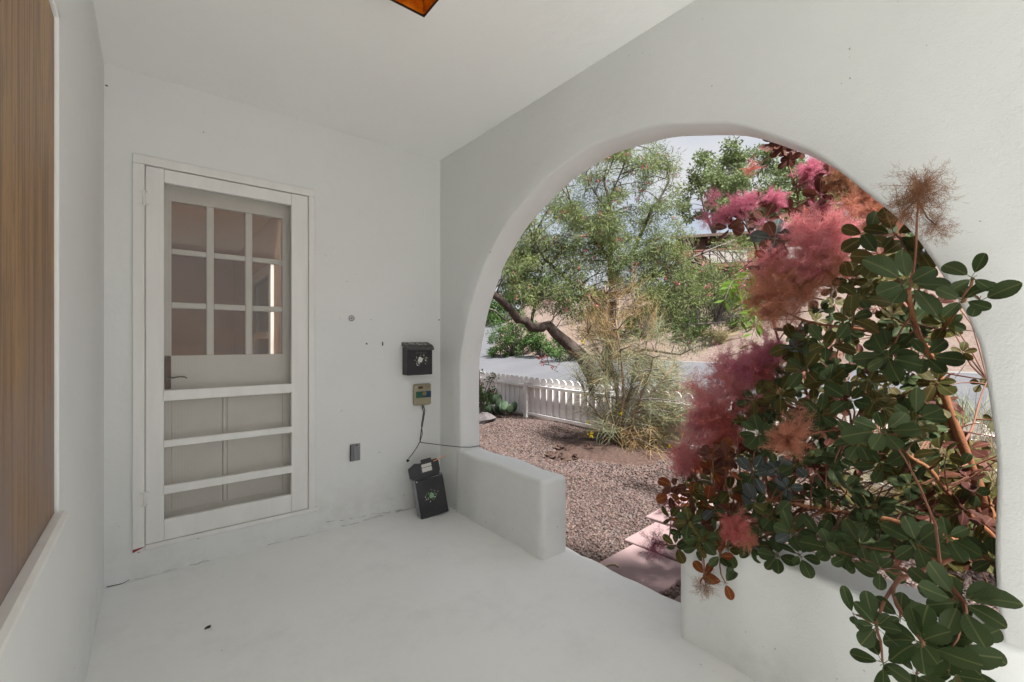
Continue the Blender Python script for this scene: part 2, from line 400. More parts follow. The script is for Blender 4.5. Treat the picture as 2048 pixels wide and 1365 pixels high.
# ------------------------------------------------------------------ mesh helpers
class MB:
    def __init__(s):
        s.v = []; s.f = []; s.mi = []; s.uv = None

    def add(s, verts, faces, mi=0):
        b = len(s.v)
        s.v.extend([tuple(x) for x in verts])
        s.f.extend([tuple(i + b for i in f) for f in faces])
        s.mi.extend([mi] * len(faces))

    def box(s, x0, x1, y0, y1, z0, z1, mi=0, bev=0.0):
        if x0 > x1: x0, x1 = x1, x0
        if y0 > y1: y0, y1 = y1, y0
        if z0 > z1: z0, z1 = z1, z0
        if bev <= 0:
            v = [(x0, y0, z0), (x1, y0, z0), (x1, y1, z0), (x0, y1, z0), (x0, y0, z1), (x1, y0, z1), (x1, y1, z1), (x0, y1, z1)]
            s.add(v, [(3, 2, 1, 0), (4, 5, 6, 7), (0, 1, 5, 4), (1, 2, 6, 5), (2, 3, 7, 6), (3, 0, 4, 7)], mi)
            return
        c = Vector(((x0 + x1) / 2, (y0 + y1) / 2, (z0 + z1) / 2)); h = Vector(((x1 - x0) / 2, (y1 - y0) / 2, (z1 - z0) / 2))
        b = min(bev, h.x * .9, h.y * .9, h.z * .9)
        vid = {}; vs = []
        for sx in (-1, 1):
            for sy in (-1, 1):
                for sz in (-1, 1):
                    for a in range(3):
                        q = [h.x - b, h.y - b, h.z - b]; q[a] += b
                        vid[(sx, sy, sz, a)] = len(vs)
                        vs.append((c.x + sx * q[0], c.y + sy * q[1], c.z + sz * q[2]))
        fs = []
        for a in range(3):
            o = [i for i in range(3) if i != a]
            for sa in (-1, 1):
                l = []
                for (p, q) in ((-1, -1), (1, -1), (1, 1), (-1, 1)):
                    k = [0, 0, 0]; k[a] = sa; k[o[0]] = p; k[o[1]] = q
                    l.append(vid[(*k, a)])
                fs.append(l)
            # edges between faces o[0], o[1], running along a
            for p in (-1, 1):
                for q in (-1, 1):
                    k1 = [0, 0, 0]; k1[o[0]] = p; k1[o[1]] = q; k2 = list(k1); k1[a] = -1; k2[a] = 1
                    fs.append([vid[(*k1, o[0])], vid[(*k2, o[0])], vid[(*k2, o[1])], vid[(*k1, o[1])]])
        for sx in (-1, 1):
            for sy in (-1, 1):
                for sz in (-1, 1):
                    fs.append([vid[(sx, sy, sz, a)] for a in range(3)])
        # orient outwards
        out = []
        for f in fs:
            p = [Vector(vs[i]) for i in f]
            n = (p[1] - p[0]).cross(p[2] - p[0]); m = sum(p, Vector()) / len(p) - c
            out.append(f if n.dot(m) > 0 else f[::-1])
        s.add(vs, out, mi)

    def tube(s, pts, radii, n=6, mi=0, cap=True):
        pts = [Vector(p) for p in pts]
        if isinstance(radii, (int, float)): radii = [radii] * len(pts)
        up = Vector((0.13, 0.2, 0.97)); rings = []; vs = []
        for i, p in enumerate(pts):
            t = (pts[min(i + 1, len(pts) - 1)] - pts[max(i - 1, 0)])
            t = t.normalized() if t.length > 1e-9 else Vector((0, 0, 1))
            a = up - t * up.dot(t)
            if a.length < 0.15: a = Vector((1, 0, 0)) - t * t.x
            a.normalize(); b = t.cross(a); up = a
            for k in range(n):
                th = 2 * PI * k / n
                vs.append(p + (a * math.cos(th) + b * math.sin(th)) * radii[i])
        fs = []
        for i in range(len(pts) - 1):
            for k in range(n):
                k2 = (k + 1) % n
                fs.append((i * n + k, i * n + k2, (i + 1) * n + k2, (i + 1) * n + k))
        if cap:
            fs.append(tuple(range(n))[::-1]); fs.append(tuple((len(pts) - 1) * n + k for k in range(n)))
        s.add(vs, fs, mi)

    def disc(s, c, r, n=(0, -1, 0), sides=14, mi=0, thick=0.003, sx=1, sz=1):
        """thin raised disc facing n = -Y"""
        vs = []
        for t in (0, thick):
            for k in range(sides):
                th = 2 * PI * k / sides
                vs.append((c[0] + r * sx * math.cos(th), c[1] - t, c[2] + r * sz * math.sin(th)))
        fs = [tuple(range(sides, 2 * sides))]
        for k in range(sides):
            k2 = (k + 1) % sides
            fs.append((k, k2, sides + k2, sides + k))
        s.add(vs, fs, mi)

    def mesh(s, name, mats, smooth=False):
        me = bpy.data.meshes.new(name)
        me.from_pydata(s.v, [], s.f)
        for m in (mats if isinstance(mats, (list, tuple)) else [mats]): me.materials.append(m)
        if len(set(s.mi)) > 1: me.polygons.foreach_set('material_index', s.mi)
        if smooth: me.polygons.foreach_set('use_smooth', [True] * len(me.polygons))
        me.update()
        return me

    def build(s, name, mats, parent=None, smooth=False):
        return link(name, s.mesh(name, mats, smooth), parent)


def link(name, me, parent=None):
    o = bpy.data.objects.new(name, me)
    COL.objects.link(o)
    if parent is not None: o.parent = parent
    return o


def np_mesh(name, verts, faces, mats, mi=None, smooth=False, uv=None):
    """verts (n,3) array, faces (m,k) array, all k-gons"""
    me = bpy.data.meshes.new(name)
    verts = np.asarray(verts, dtype=np.float32); faces = np.asarray(faces, dtype=np.int32)
    m, k = faces.shape
    me.vertices.add(len(verts)); me.vertices.foreach_set('co', verts.ravel())
    me.loops.add(m * k); me.loops.foreach_set('vertex_index', faces.ravel())
    me.polygons.add(m); me.polygons.foreach_set('loop_start', np.arange(0, m * k, k, dtype=np.int32))
    me.polygons.foreach_set('loop_total', np.full(m, k, dtype=np.int32))
    for x in (mats if isinstance(mats, (list, tuple)) else [mats]): me.materials.append(x)
    if mi is not None: me.polygons.foreach_set('material_index', np.asarray(mi, dtype=np.int32))
    if smooth: me.polygons.foreach_set('use_smooth', np.ones(m, dtype=bool))
    if uv is not None:
        l = me.uv_layers.new(name='UVMap'); l.data.foreach_set('uv', np.asarray(uv, dtype=np.float32).ravel())
    me.update(calc_edges=True)
    me.validate()
    return me


def tag(o, label=None, cat=None, group=None, kind=None):
    if label: o['label'] = label
    if cat: o['category'] = cat
    if group: o['group'] = group
    if kind: o['kind'] = kind
    return o


def thing(name, loc, label, cat, group=None):
    o = bpy.data.objects.new(name, None); COL.objects.link(o); o.location = loc
    o.empty_display_size = 0.1
    return tag(o, label, cat, group)


def child(o, parent):
    """parent while keeping world coordinates of the mesh"""
    o.parent = parent
    o.matrix_parent_inverse = Matrix.Translation(parent.location).inverted()
    return o


def part(mb, name, mats, parent, smooth=False, kind=None, label=None):
    o = mb.build(name, mats, None, smooth)
    child(o, parent)
    if kind: o['kind'] = kind
    if label: o['label'] = label
    return o


def sub(mb, name, mats, parent, smooth=False, kind=None):
    o = mb.build(name, mats, None, smooth)
    o.parent = parent
    if kind: o['kind'] = kind
    return o


def struct(mb, name, mats, smooth=False, label=None):
    o = mb.build(name, mats, None, smooth)
    tag(o, label=label, kind='structure')
    return o


# ------------------------------------------------------------------ porch shell
CEIL = 2.717
AX, AXO = 1.775, 1.955          # inner and outer plane of the arched wall
LX = -0.20                      # left wall plane
DY = 3.10                       # door wall plane

# floor slab, its outer edge a little uneven
b = MB()
ys = np.linspace(-6.0, 3.1, 120)  # stretch behind the camera left unroofed to bounce sunlight into the porch
top = []
for y in ys:
    e = 1.995 + 0.008 * math.sin(y * 7.3) + 0.006 * math.sin(y * 23 + 1) + (0.012 if y < 1.74 else 0)
    top.append(e)
vs, fs = [], []
for i, y in enumerate(ys):
    e = top[i]
    vs += [(-0.35, y, 0), (e - 0.02, y, 0), (e - 0.004, y, -0.006), (e, y, -0.02), (e, y, -0.30), (-0.35, y, -0.30)]
for i in range(len(ys) - 1):
    for k in range(5):
        fs.append((i * 6 + k, i * 6 + k + 1, (i + 1) * 6 + k + 1, (i + 1) * 6 + k))
b.add(vs, fs)
struct(b, 'floor', MAT['floor'], label='white painted concrete porch floor with thin scuffs')


def arch_wall(y0, y1, yc, R, zs, name, tr=0.013, label=None):
    """wall in plane X=AX..AXO from y0..y1 with a round arch opening centred yc"""
    n = 64
    cont = []
    zz = list(np.linspace(-0.02, zs, 12))[:-1]
    for z in zz: cont.append((yc - R, z, -1, 0))
    for k in range(n + 1):
        th = PI - PI * k / n
        cont.append((yc + R * math.cos(th), zs + R * math.sin(th), math.cos(th), math.sin(th)))
    for z in zz[::-1]: cont.append((yc + R, z, 1, 0))
    ztop = 3.15
    def outer(y, z, ny, nz):
        if nz <= 1e-6 or z <= zs:
            return (y0 if ny < 0 else y1, z)
        # ray from the arch centre to the rectangle
        t = 1e9
        dy, dz = ny, nz
        if dy < -1e-6: t = min(t, (y0 - yc) / dy)
        if dy > 1e-6: t = min(t, (y1 - yc) / dy)
        t = min(t, (ztop - zs) / dz)
        return (yc + dy * t, zs + dz * t)
    prof = [(AX, 'o'), (AX, 0.35), (AX, 0.12), (AX, tr), (AX + tr * 0.3, tr * 0.3), (AX + tr, 0.0), (AX + 0.5 * (AXO - AX), -0.002), (AXO - tr, 0.0), (AXO - tr * 0.3, tr * 0.3), (AXO, tr), (AXO, 'o')]
    vs = []; P = len(prof)
    for i, (y, z, ny, nz) in enumerate(cont):
        w = 0.004 * math.sin(i * 0.45) + 0.003 * math.sin(i * 1.13 + 2)
        oy, oz = outer(y, z, ny, nz)
        for (x, q) in prof:
            if q == 'o': vs.append((x, oy, oz))
            else:
                L = math.hypot(oy - y, oz - z)
                qq = min(q, L * 0.95) if q > 0.03 else min(q, L * 0.5)
                vs.append((x, y + ny * (qq + w), z + nz * (qq + w)))
    fs = []
    for i in range(len(cont) - 1):
        for k in range(P - 1):
            fs.append((i * P + k, (i + 1) * P + k, (i + 1) * P + k + 1, i * P + k + 1))
    # corner fillers of the rectangle
    mb = MB(); mb.add(vs, fs)
    # corners: the ray polygon cuts them, fill with triangles
    for x, flip in ((AX, 0), (AXO, 1)):
        for cy_, sgn in ((y0, -1), (y1, 1)):
            hit = [v for i, v in enumerate(vs) if abs(v[0] - x) < 1e-6 and (abs(v[1] - cy_) < 1e-6 or abs(v[2] - ztop) < 1e-6)]
            a = [v for v in hit if abs(v[1] - cy_) < 1e-6]; a = max(a, key=lambda v: v[2])
            c = [v for v in hit if abs(v[2] - ztop) < 1e-6 and (v[1] - yc) * sgn > 0]
            c = max(c, key=lambda v: v[1] * sgn)
            mb.add([a, (x, cy_, ztop), c], [(0, 1, 2)])
    o = struct(mb, name, MAT['stucco_rough'], smooth=False, label=label)
    for p in o.data.polygons: p.use_smooth = True
    o.data.validate()
    return o


aw = arch_wall(-1.75, 3.30, 1.455, 1.353, 0.94, 'arch_wall', label='white plastered porch wall with a big round arch opening')

# door wall with its doorway (one mesh with a hole)
DX0, DX1, DZ0, DZ1 = -0.035, 0.784, 0.184, 2.225     # screen door leaf
CX0, CX1, CZ0, CZ1 = -0.089, 0.826, 0.166, 2.278     # casing
b = MB()
hx0, hx1, hz0, hz1 = DX0 - 0.004, DX1 + 0.004, DZ0 - 0.006, DZ1 + 0.006
X0, X1, Z0, Z1 = -1.2, 1.80, -0.05, 2.95
for (y, flip) in ((DY, False), (DY + 0.30, True)):
    v = [(X0, y, Z0), (hx0, y, Z0), (hx1, y, Z0), (X1, y, Z0),
         (X0, y, hz0), (hx0, y, hz0), (hx1, y, hz0), (X1, y, hz0),
         (X0, y, hz1), (hx0, y, hz1), (hx1, y, hz1), (X1, y, hz1),
         (X0, y, Z1), (hx0, y, Z1), (hx1, y, Z1), (X1, y, Z1)]
    f = []
    for r in range(3):
        for c in range(3):
            if r == 1 and c == 1: continue
            q = (r * 4 + c, r * 4 + c + 1, (r + 1) * 4 + c + 1, (r + 1) * 4 + c)
            f.append(q[::-1] if flip else q)
    b.add(v, f)
v = [(hx0, DY, hz0), (hx1, DY, hz0), (hx1, DY, hz1), (hx0, DY, hz1), (hx0, DY + .3, hz0), (hx1, DY + .3, hz0), (hx1, DY + .3, hz1), (hx0, DY + .3, hz1)]
b.add(v, [(0, 1, 5, 4), (1, 2, 6, 5), (2, 3, 7, 6), (3, 0, 4, 7)])
door_wall = struct(b, 'door_wall', MAT['stucco'], label='white plaster end wall of the porch around the screen door')

# left wall with the boarded window opening
WY0, WY1, WZ0, WZ1 = 0.35, 1.622, 0.834, 2.112
b = MB()
def yz_wall(b, x, ya, yb, za, zb, h):
    hy0, hy1, hz0, hz1 = h
    Y = [ya, hy0, hy1, yb]; Z = [za, hz0, hz1, zb]
    v = [(x, yy, zz) for zz in Z for yy in Y]
    f = [(r * 4 + c, r * 4 + c + 1, (r + 1) * 4 + c + 1, (r + 1) * 4 + c)[::-1] for r in range(3) for c in range(3) if not (r == 1 and c == 1)]
    b.add(v, f)
yz_wall(b, LX, -6.0, DY + 0.01, -0.05, 2.95, (WY0, WY1, WZ0, WZ1))
v = [(LX, WY0, WZ0), (LX, WY1, WZ0), (LX, WY1, WZ1), (LX, WY0, WZ1), (LX - .2, WY0, WZ0), (LX - .2, WY1, WZ0), (LX - .2, WY1, WZ1), (LX - .2, WY0, WZ1)]
b.add(v, [(0, 1, 5, 4), (1, 2, 6, 5), (2, 3, 7, 6), (3, 0, 4, 7), (4, 5, 6, 7)])
struct(b, 'left_wall', MAT['stucco'], label='white plaster side wall holding the boarded window')
b = MB(); b.box(-0.6, 1.774, -1.749, DY - 0.001, CEIL, CEIL + 0.12)
struct(b, 'ceiling', MAT['ceiling'], label='smooth white porch ceiling')
b = MB(); b.box(-3.5, 1.98, -1.8, 3.42, 2.96, 3.10); b.box(-3.5, 1.15, 4.95, 9.0, 2.96, 3.10)  # stops short behind the camera and over the hall, gaps added to admit sun
struct(b, 'roof', MAT['gutter'])


# low walls under the arch: rounded hand-plastered blocks
def low_wall(y0, y1, z, name, label, xin=AX - 0.012, xout=AXO + 0.012, bend=0.0):
    bm = MB()
    r = 0.026
    prof = [(xin, -0.06), (xin, 0.12), (xin + .002, z * .6), (xin + .003, z - r)]
    for k in range(1, 5):
        th = PI - (PI / 2) * k / 4
        prof.append((xin + r + r * math.cos(th), z - r + r * math.sin(th)))
    prof.append(((xin + xout) / 2, z + 0.004))
    for k in range(0, 5):
        th = PI / 2 - (PI / 2) * k / 4
        prof.append((xout - r + r * math.cos(th), z - r + r * math.sin(th)))
    prof += [(xout, z * .5), (xout, -0.29)]
    n = 34
    ysl = []
    # rounded ends: scale the section near the ends
    for i in range(n + 1): ysl.append(y0 + (y1 - y0) * i / n)
    rings = []
    xc = (xin + xout) / 2
    def ring(y, sh, dz):
        out = []
        for (x, zz) in prof:
            wob = 0.004 * math.sin(y * 9 + zz * 5) + 0.003 * math.sin(y * 21 + 1)
            x2 = xc + (x - xc) * sh + (wob if x < xc else -wob * 0.3)
            z2 = zz + (0.006 * math.sin(y * 11 + 1) - dz if zz > 0.3 else 0)
            out.append((x2, y, z2))
        return out
    e = 0.035
    for (dy, sh, dz) in ((0, 0.72, .030), (.004, .84, .018), (.012, .93, .008), (e, 1, 0)): rings.append(ring(y0 + dy, sh, dz))
    for y in ysl[2:-2]: rings.append(ring(y, 1, 0))
    for (dy, sh, dz) in ((e, 1, 0), (.012, .93, .008), (.004, .84, .018), (0, 0.72, .030)): rings.append(ring(y1 - dy, sh, dz))
    P = len(prof)
    for rg in rings: bm.v.extend(rg)
    for i in range(len(rings) - 1):
        for k in range(P - 1):
            bm.f.append((i * P + k, i * P + k + 1, (i + 1) * P + k + 1, (i + 1) * P + k))
    bm.f.append(tuple(range(P))[::-1]); bm.f.append(tuple((len(rings) - 1) * P + k for k in range(P)))
    bm.mi = [0] * len(bm.f)
    o = bm.build(name, MAT['stucco_rough'], None, True)
    return tag(o, label, 'low wall')


low_wall(1.884, 2.86, 0.462, 'low_wall', 'short white plastered wall with rounded top left of the porch opening, beside the leaning box')
low_wall(0.02, 1.032, 0.472, 'low_wall', 'white plastered wall under the smoke bush leaves, right of the porch opening')

# ------------------------------------------------------------------ wall marks
b = MB()
def wall_xz(px, py, y=DY):
    r = (px - 1024) / FPX; d = y / (FY + RY * r)
    return d * (FX + RX * r), CAMH - (py - 682.5) / FPX * d
def blob(b, x, z, r, y=DY, t=0.002, n=9):
    vs = [(x + r * random.uniform(.6, 1.2) * math.cos(2 * PI * k / n), y - t, z + r * random.uniform(.6, 1.2) * math.sin(2 * PI * k / n)) for k in range(n)]
    b.add(vs + [(x, y - t * 2, z)], [(k, (k + 1) % n, n) for k in range(n)])
for (px, py, r) in ((733, 688, .007), (878, 640, .007), (407, 265, .003), (213, 172, .006), (520, 640 + 400, .002), (758, 905, .004), (742, 640, .003)):
    x, z = wall_xz(px, py); blob(b, x, z, r)
x, z = wall_xz(765, 688); b.box(x - .003, x + .003, DY - .006, DY, z - .014, z + .014)
x, z = wall_xz(768, 700)
o = b.build('paint_chip', MAT['chip']); o.parent = door_wall; o['kind'] = 'stuff'
x, z = wall_xz(703, 637)
b = MB()
for k in range(9):
    th = k * 2 * PI / 9
    b.tube([(x + .018 * math.cos(th), DY - .003, z + .018 * math.sin(th)), (x + .018 * math.cos(th + .7), DY - .004, z + .018 * math.sin(th + .7))], .0035, 5)
b.disc((x, DY, z), .008, thick=.004)
o = b.build('ring_mount', MAT['galv'])
tag(o, 'small round metal mount on the white wall between the door and the black box', 'wall mount')
# jagged crack line where wall meets floor
b = MB()
def crack(b, pts, w, wob=0.006):
    for i in range(len(pts) - 1):
        p, q = Vector(pts[i]), Vector(pts[i + 1]); n = max(2, int((q - p).length / .03))
        prev = None
        for k in range(n + 1):
            c = p.lerp(q, k / n) + Vector((0, 0, random.uniform(-wob, wob)))
            if prev is not None and random.random() < .75: b.tube([prev, c], w * random.uniform(.4, 1.2), 4, cap=False)
            prev = c
for (a, c, w) in ((-.19, -.10, .0024), (-.08, .25, .0007), (.55, .80, .0006), (1.0, 1.36, .0009), (1.37, 1.5, .0016)):
    crack(b, [(a, DY - .0015, .006), (c, DY - .0015, .010)], w)
crack(b, [(.9, DY - .001, .06), (1.45, DY - .001, .012)], .001)
o = b.build('crack', MAT['chip']); o.parent = door_wall; o['kind'] = 'stuff'
# dead beetle-like leaf scrap on the floor
p = at(415, 1258, CAMH * FPX / (1258 - 682.5))
b = MB()
b.add([(p.x - .012, p.y - .004, .003), (p.x + .010, p.y - .006, .004), (p.x + .014, p.y + .008, .009), (p.x - .002, p.y + .003, .011), (p.x - .010, p.y + .007, .004)], [(0, 1, 3), (1, 2, 3), (2, 4, 3), (4, 0, 3)])
o = b.build('dry_leaf_scrap', MAT['chip']); tag(o, 'tiny dark dry leaf scrap lying on the white porch floor', 'leaf')

# ------------------------------------------------------------------ door
t = thing('door_casing', (CX0, DY, CZ0), 'flat white painted casing boards framing the screen door', 'door frame')
W = MAT['wood_white']
for (x0, x1, z0, z1) in ((CX0, DX0 - .003, CZ0, DZ1 + .0035), (DX1 + .003, CX1, CZ0 + .01, DZ1 + .0035), (CX0, CX1, DZ1 + .0045, CZ1)):
    b = MB(); b.box(x0, x1, DY - .016, DY + .02, z0, z1, bev=.003); part(b, 'casing_board', W, t)
b = MB(); b.box(DX0 - .003, DX1 + .06, DY - .012, DY + .05, CZ0 - .012, DZ0 - .003, bev=.003); part(b, 'threshold', W, t)
b = MB(); b.add([(CX0 + .002, DY - .018, CZ0 - .01), (DX0, DY - .018, CZ0 + .012), (CX0 + .002, DY - .018, CZ0 + .006), (CX0 + .002, DY - .002, CZ0 - .01), (DX0, DY - .002, CZ0 + .012), (CX0 + .002, DY - .002, CZ0 + .006)], [(0, 1, 2), (0, 3, 4, 1), (1, 4, 5, 2)])
part(b, 'paint_scrap', MAT['red'], t)
for (px, py) in ((672, 1012 - 110),):
    pass

t = thing('screen_door', ((DX0 + DX1) / 2, DY, DZ0), 'white framed screen door with three slats across its lower half', 'screen door')
sy0, sy1 = DY - .012, DY + .022
SX0, SX1 = 0.062, 0.695      # clear opening
def plane_z(px, py): return wall_xz(px, py)[1]
zt = 0.5 * (plane_z(328, 368) + plane_z(582, 410))
rails = []
for (la, lb, ra, rb) in ((780, 800, 768, 787), (880, 893, 853, 866), (968, 984, 933, 948)):
    rails.append((0.5 * (plane_z(328, lb) + plane_z(582, rb)), 0.5 * (plane_z(328, la) + plane_z(582, ra))))
zb = 0.5 * (plane_z(328, 1035) + plane_z(582, 992))
SX0 = wall_xz(328, 700)[0]; SX1 = wall_xz(582, 700)[0]
for (x0, x1) in ((DX0, SX0), (SX1, DX1)):
    b = MB(); b.box(x0, x1, sy0, sy1, DZ0, DZ1, bev=.003); part(b, 'stile', W, t)
b = MB(); b.box(SX0 + .0005, SX1 - .0005, sy0 + .0015, sy1, zt, DZ1 - .0005, bev=.003); part(b, 'top_rail', W, t)
b = MB(); b.box(SX0 + .0005, SX1 - .0005, sy0 + .0015, sy1, DZ0 + .0005, zb, bev=.003); part(b, 'bottom_rail', W, t)
for i, (z0, z1) in enumerate(rails):
    b = MB(); b.box(SX0 - .004 * (i > -1), SX1 + .004, sy0 - .008, sy0 + .012, z0, z1, bev=.003); part(b, 'slat', W, t)
b = MB(); b.add([(SX0 - .004, DY + .012, zb - .004), (SX1 + .004, DY + .012, zb - .004), (SX1 + .004, DY + .012, zt + .004), (SX0 - .004, DY + .012, zt + .004)], [(0, 1, 2, 3)])
part(b, 'fly_screen', MAT['screen'], t)
for (px, py) in ((288, 398), (289, 996)):
    x, z = wall_xz(px, py)
    b = MB()
    b.tube([(x, DY - .024, z - .036), (x, DY - .024, z + .036)], .006, 8)
    b.box(x - .016, x - .002, DY - .021, DY - .0165, z - .03, z + .03); b.box(x + .002, x + .022, DY - .021, DY - .0125, z - .03, z + .03)
    for dz in (-.036, .036): b.tube([(x - .014, DY - .024, z + dz), (x + .014, DY - .024, z + dz)], .004, 6)
    part(b, 'hinge', W, t)

# inner door seen through the screen
IY = DY + .10
t = thing('inner_door', (.37, IY, DZ0), 'cream wooden inner door with nine square panes behind the screen', 'door')
def ixz(px, py): return wall_xz(px, py, IY)
xs = [(ixz(343, 500)[0], ixz(413, 500)[0]), (ixz(428, 500)[0], ixz(491, 500)[0]), (ixz(505, 500)[0], ixz(565, 500)[0])]
zr = [(0.5 * (ixz(343, a)[1] + ixz(565, c)[1]), 0.5 * (ixz(343, b_)[1] + ixz(565, d_)[1])) for (a, b_, c, d_) in ((402, 500, 437, 518), (510, 606, 528, 613), (617, 710, 624, 710))]
C = MAT['door_cream']
gx0, gx1 = xs[0][0], xs[2][1]; gz1, gz0 = zr[0][0], zr[2][1]
for (n_, x0, x1, z0, z1) in (('stile', DX0 - .02, gx0, DZ0 - .01, DZ1 + .02), ('stile', gx1, DX1 + .02, DZ0 - .01, DZ1 + .02), ('top_rail', gx0, gx1, gz1, DZ1 + .02), ('lock_rail', gx0, gx1, gz0 - .26, gz0), ('bottom_rail', gx0, gx1, DZ0 - .01, DZ0 + .12)):
    b = MB(); b.box(x0, x1, IY, IY + .04, z0, z1); part(b, n_, C, t)
mid = (gx0 + gx1) / 2 - .03
for (x0, x1) in ((gx0, mid - .012), (mid + .012, gx1)):
    b = MB(); b.box(x0 + .001, x1 - .001, IY + .004, IY + .03, DZ0 + .12, gz0 - .26, bev=.002); part(b, 'panel', C, t)
b = MB(); b.box(mid - .011, mid + .011, IY + .002, IY + .03, DZ0 + .12, gz0 - .26, bev=.004); part(b, 'muntin', C, t)
for (a, c) in ((xs[0][1], xs[1][0]), (xs[1][1], xs[2][0])):
    b = MB(); b.box(a, c, IY + .001, IY + .038, gz0, gz1, bev=.004); part(b, 'muntin', C, t)
for (a, c) in ((zr[0][1], zr[1][0]), (zr[1][1], zr[2][0])):
    for (x0, x1) in xs:
        b = MB(); b.box(x0 + .0005, x1 - .0005, IY + .002, IY + .038, c, a, bev=.004); part(b, 'muntin', C, t)
for (x0, x1) in xs:
    for (z1, z0) in zr:
        b = MB(); b.box(x0 - .002, x1 + .002, IY + .018, IY + .021, z0 - .002, z1 + .002); part(b, 'pane', MAT['pane'], t)
x0, z1 = ixz(329, 712); x1, z0 = ixz(342, 778)
b = MB(); b.box(x0, x1, IY - .016, IY - .001, z0, z1, bev=.003); pl = part(b, 'lock_plate', MAT['lock_wood'], t)
x, z = ixz(341, 756)
b = MB(); b.tube([(x - .01, IY - .02, z), (x + .01, IY - .045, z + .002), (x + .04, IY - .05, z + .008), (x + .065, IY - .05, z + .004), (x + .075, IY - .05, z - .004)], [.006, .005, .0045, .004, .003], 7)
part(b, 'handle', MAT['brass'], t, True)

# hall behind the door (tan room lit by added windows and an unseen ceiling gap)
b = MB()
HX0, HX1, HY0, HY1, HZ1 = -1.1, 0.98, DY + .301, 8.2, 2.6
b.box(HX0, HX1, HY0, HY1, -.02, 0.0, mi=1)
b.box(HX0 - .1, HX0, HY0, HY1, 0, HZ1); b.box(HX0, HX1, HY1, HY1 + .1, 0, HZ1)
b.box(HX0, HX1 + .1, 4.9, HY1, HZ1, HZ1 + .08)  # starts well behind the door, leaving an unseen gap added to admit sun
wins = [(3.72, 4.62), (5.3, 6.6)]
segs = [HY0, wins[0][0], wins[0][1], wins[1][0], wins[1][1], HY1]
for i in range(0, 5, 2): b.box(HX1, HX1 + .1, segs[i], segs[i + 1], 0, HZ1)
for (a, c) in wins: b.box(HX1, HX1 + .1, a, c, 0, .62); b.box(HX1, HX1 + .1, a, c, 2.0, HZ1)
struct(b, 'hall', [MAT['hall'], MAT['hall_floor']], label='dim tan hall behind the door panes')
for i, (a, c) in enumerate(wins):  # added windows, built in place of the ones reflected in the panes
    t = thing('reflection_window', (HX1, (a + c) / 2, .62), ('added white sash window standing in for the reflection in the right column of door panes', 'added white sash window standing in for the reflection in the middle column of door panes')[i], 'window')
    for (n_, y0, y1, z0, z1, dx) in (('casing', a - .11, a, .52, 2.1, .03), ('casing', c, c + .11, .52, 2.1, .03), ('casing', a, c, 2.0, 2.1, .028), ('sill', a - .12, c + .12, .56, .62, .08),
                                 ('sash', a, a + .06, .62, 1.38, .0), ('sash', c - .06, c, .62, 1.38, 0), ('sash', a + .06, c - .06, 1.31, 1.38, 0), ('sash', a, a + .06, 1.381, 2.0, -.03), ('sash', c - .06, c, 1.381, 2.0, -.03)):
        b = MB(); b.box(HX1 - dx, HX1 + .05, y0, y1, z0, z1, bev=.004); part(b, n_, W, t)
    b = MB(); b.box(HX1 + .03, HX1 + .034, a, c, .62, 2.0); part(b, 'pane', MAT['pane'], t)

# ------------------------------------------------------------------ boarded window at the far left
t = thing('boarded_window', (LX, 1.0, WZ0), 'window covered by a brown grained wooden board with white sill, at the left edge', 'boarded window')
b = MB()
nz = 14
b.box(LX - .03, LX + .002, WY0 + .01, WY1 - .004, WZ0 + .004, WZ1 - .004, bev=.002)
part(b, 'board', MAT['plywood'], t)
b = MB(); b.box(LX - .02, LX + .010, WY1 - .004, WY1 + .018, WZ0 - .01, WZ1 + .02, bev=.004); part(b, 'trim', MAT['stucco'], t)
b = MB(); b.box(LX - .02, LX + .010, WY0, WY1 + .018, WZ1 + .0, WZ1 + .022, bev=.004); part(b, 'trim', MAT['stucco'], t)
b = MB(); b.box(LX - .02, LX + .026, WY0 - .03, WY1 + .024, WZ0 - .024, WZ0 + .004, bev=.008); part(b, 'sill', MAT['wood_white'], t)

# ------------------------------------------------------------------ wall-hung black box (mailbox), controller, outlet, leaning box
def flower_print(par, cx, cz, y, main, sc=1.0, seed=0, other=('print_white', 'print_yellow')):
    r_ = random.Random(seed)
    b = MB(); n = 12
    vs = [(cx + .020 * sc * math.cos(2 * PI * k / n) * (1 + .15 * math.sin(k * 2.1)), y - .0012, cz + .022 * sc * math.sin(2 * PI * k / n) * (1 + .12 * math.cos(k * 1.7))) for k in range(n)]
    b.add(vs, [tuple(range(n))])
    for k in range(24):
        th = r_.uniform(0, 2 * PI); rr = r_.uniform(.027, .052) * sc
        x, z = cx + rr * 1.15 * math.cos(th), cz + rr * .85 * math.sin(th); q = r_.uniform(.002, .0065) * sc; a = r_.uniform(0, PI)
        L = q * r_.uniform(1, 1.8)
        vs = [(x + L * math.cos(a), y - .001, z + L * math.sin(a)), (x - q * .6 * math.sin(a), y - .001, z + q * .6 * math.cos(a)), (x - L * math.cos(a), y - .001, z - L * math.sin(a)), (x + q * .6 * math.sin(a), y - .001, z - q * .6 * math.cos(a))]
        b.add(vs, [(0, 1, 2, 3)], mi=1 + (k % 2))
    return b

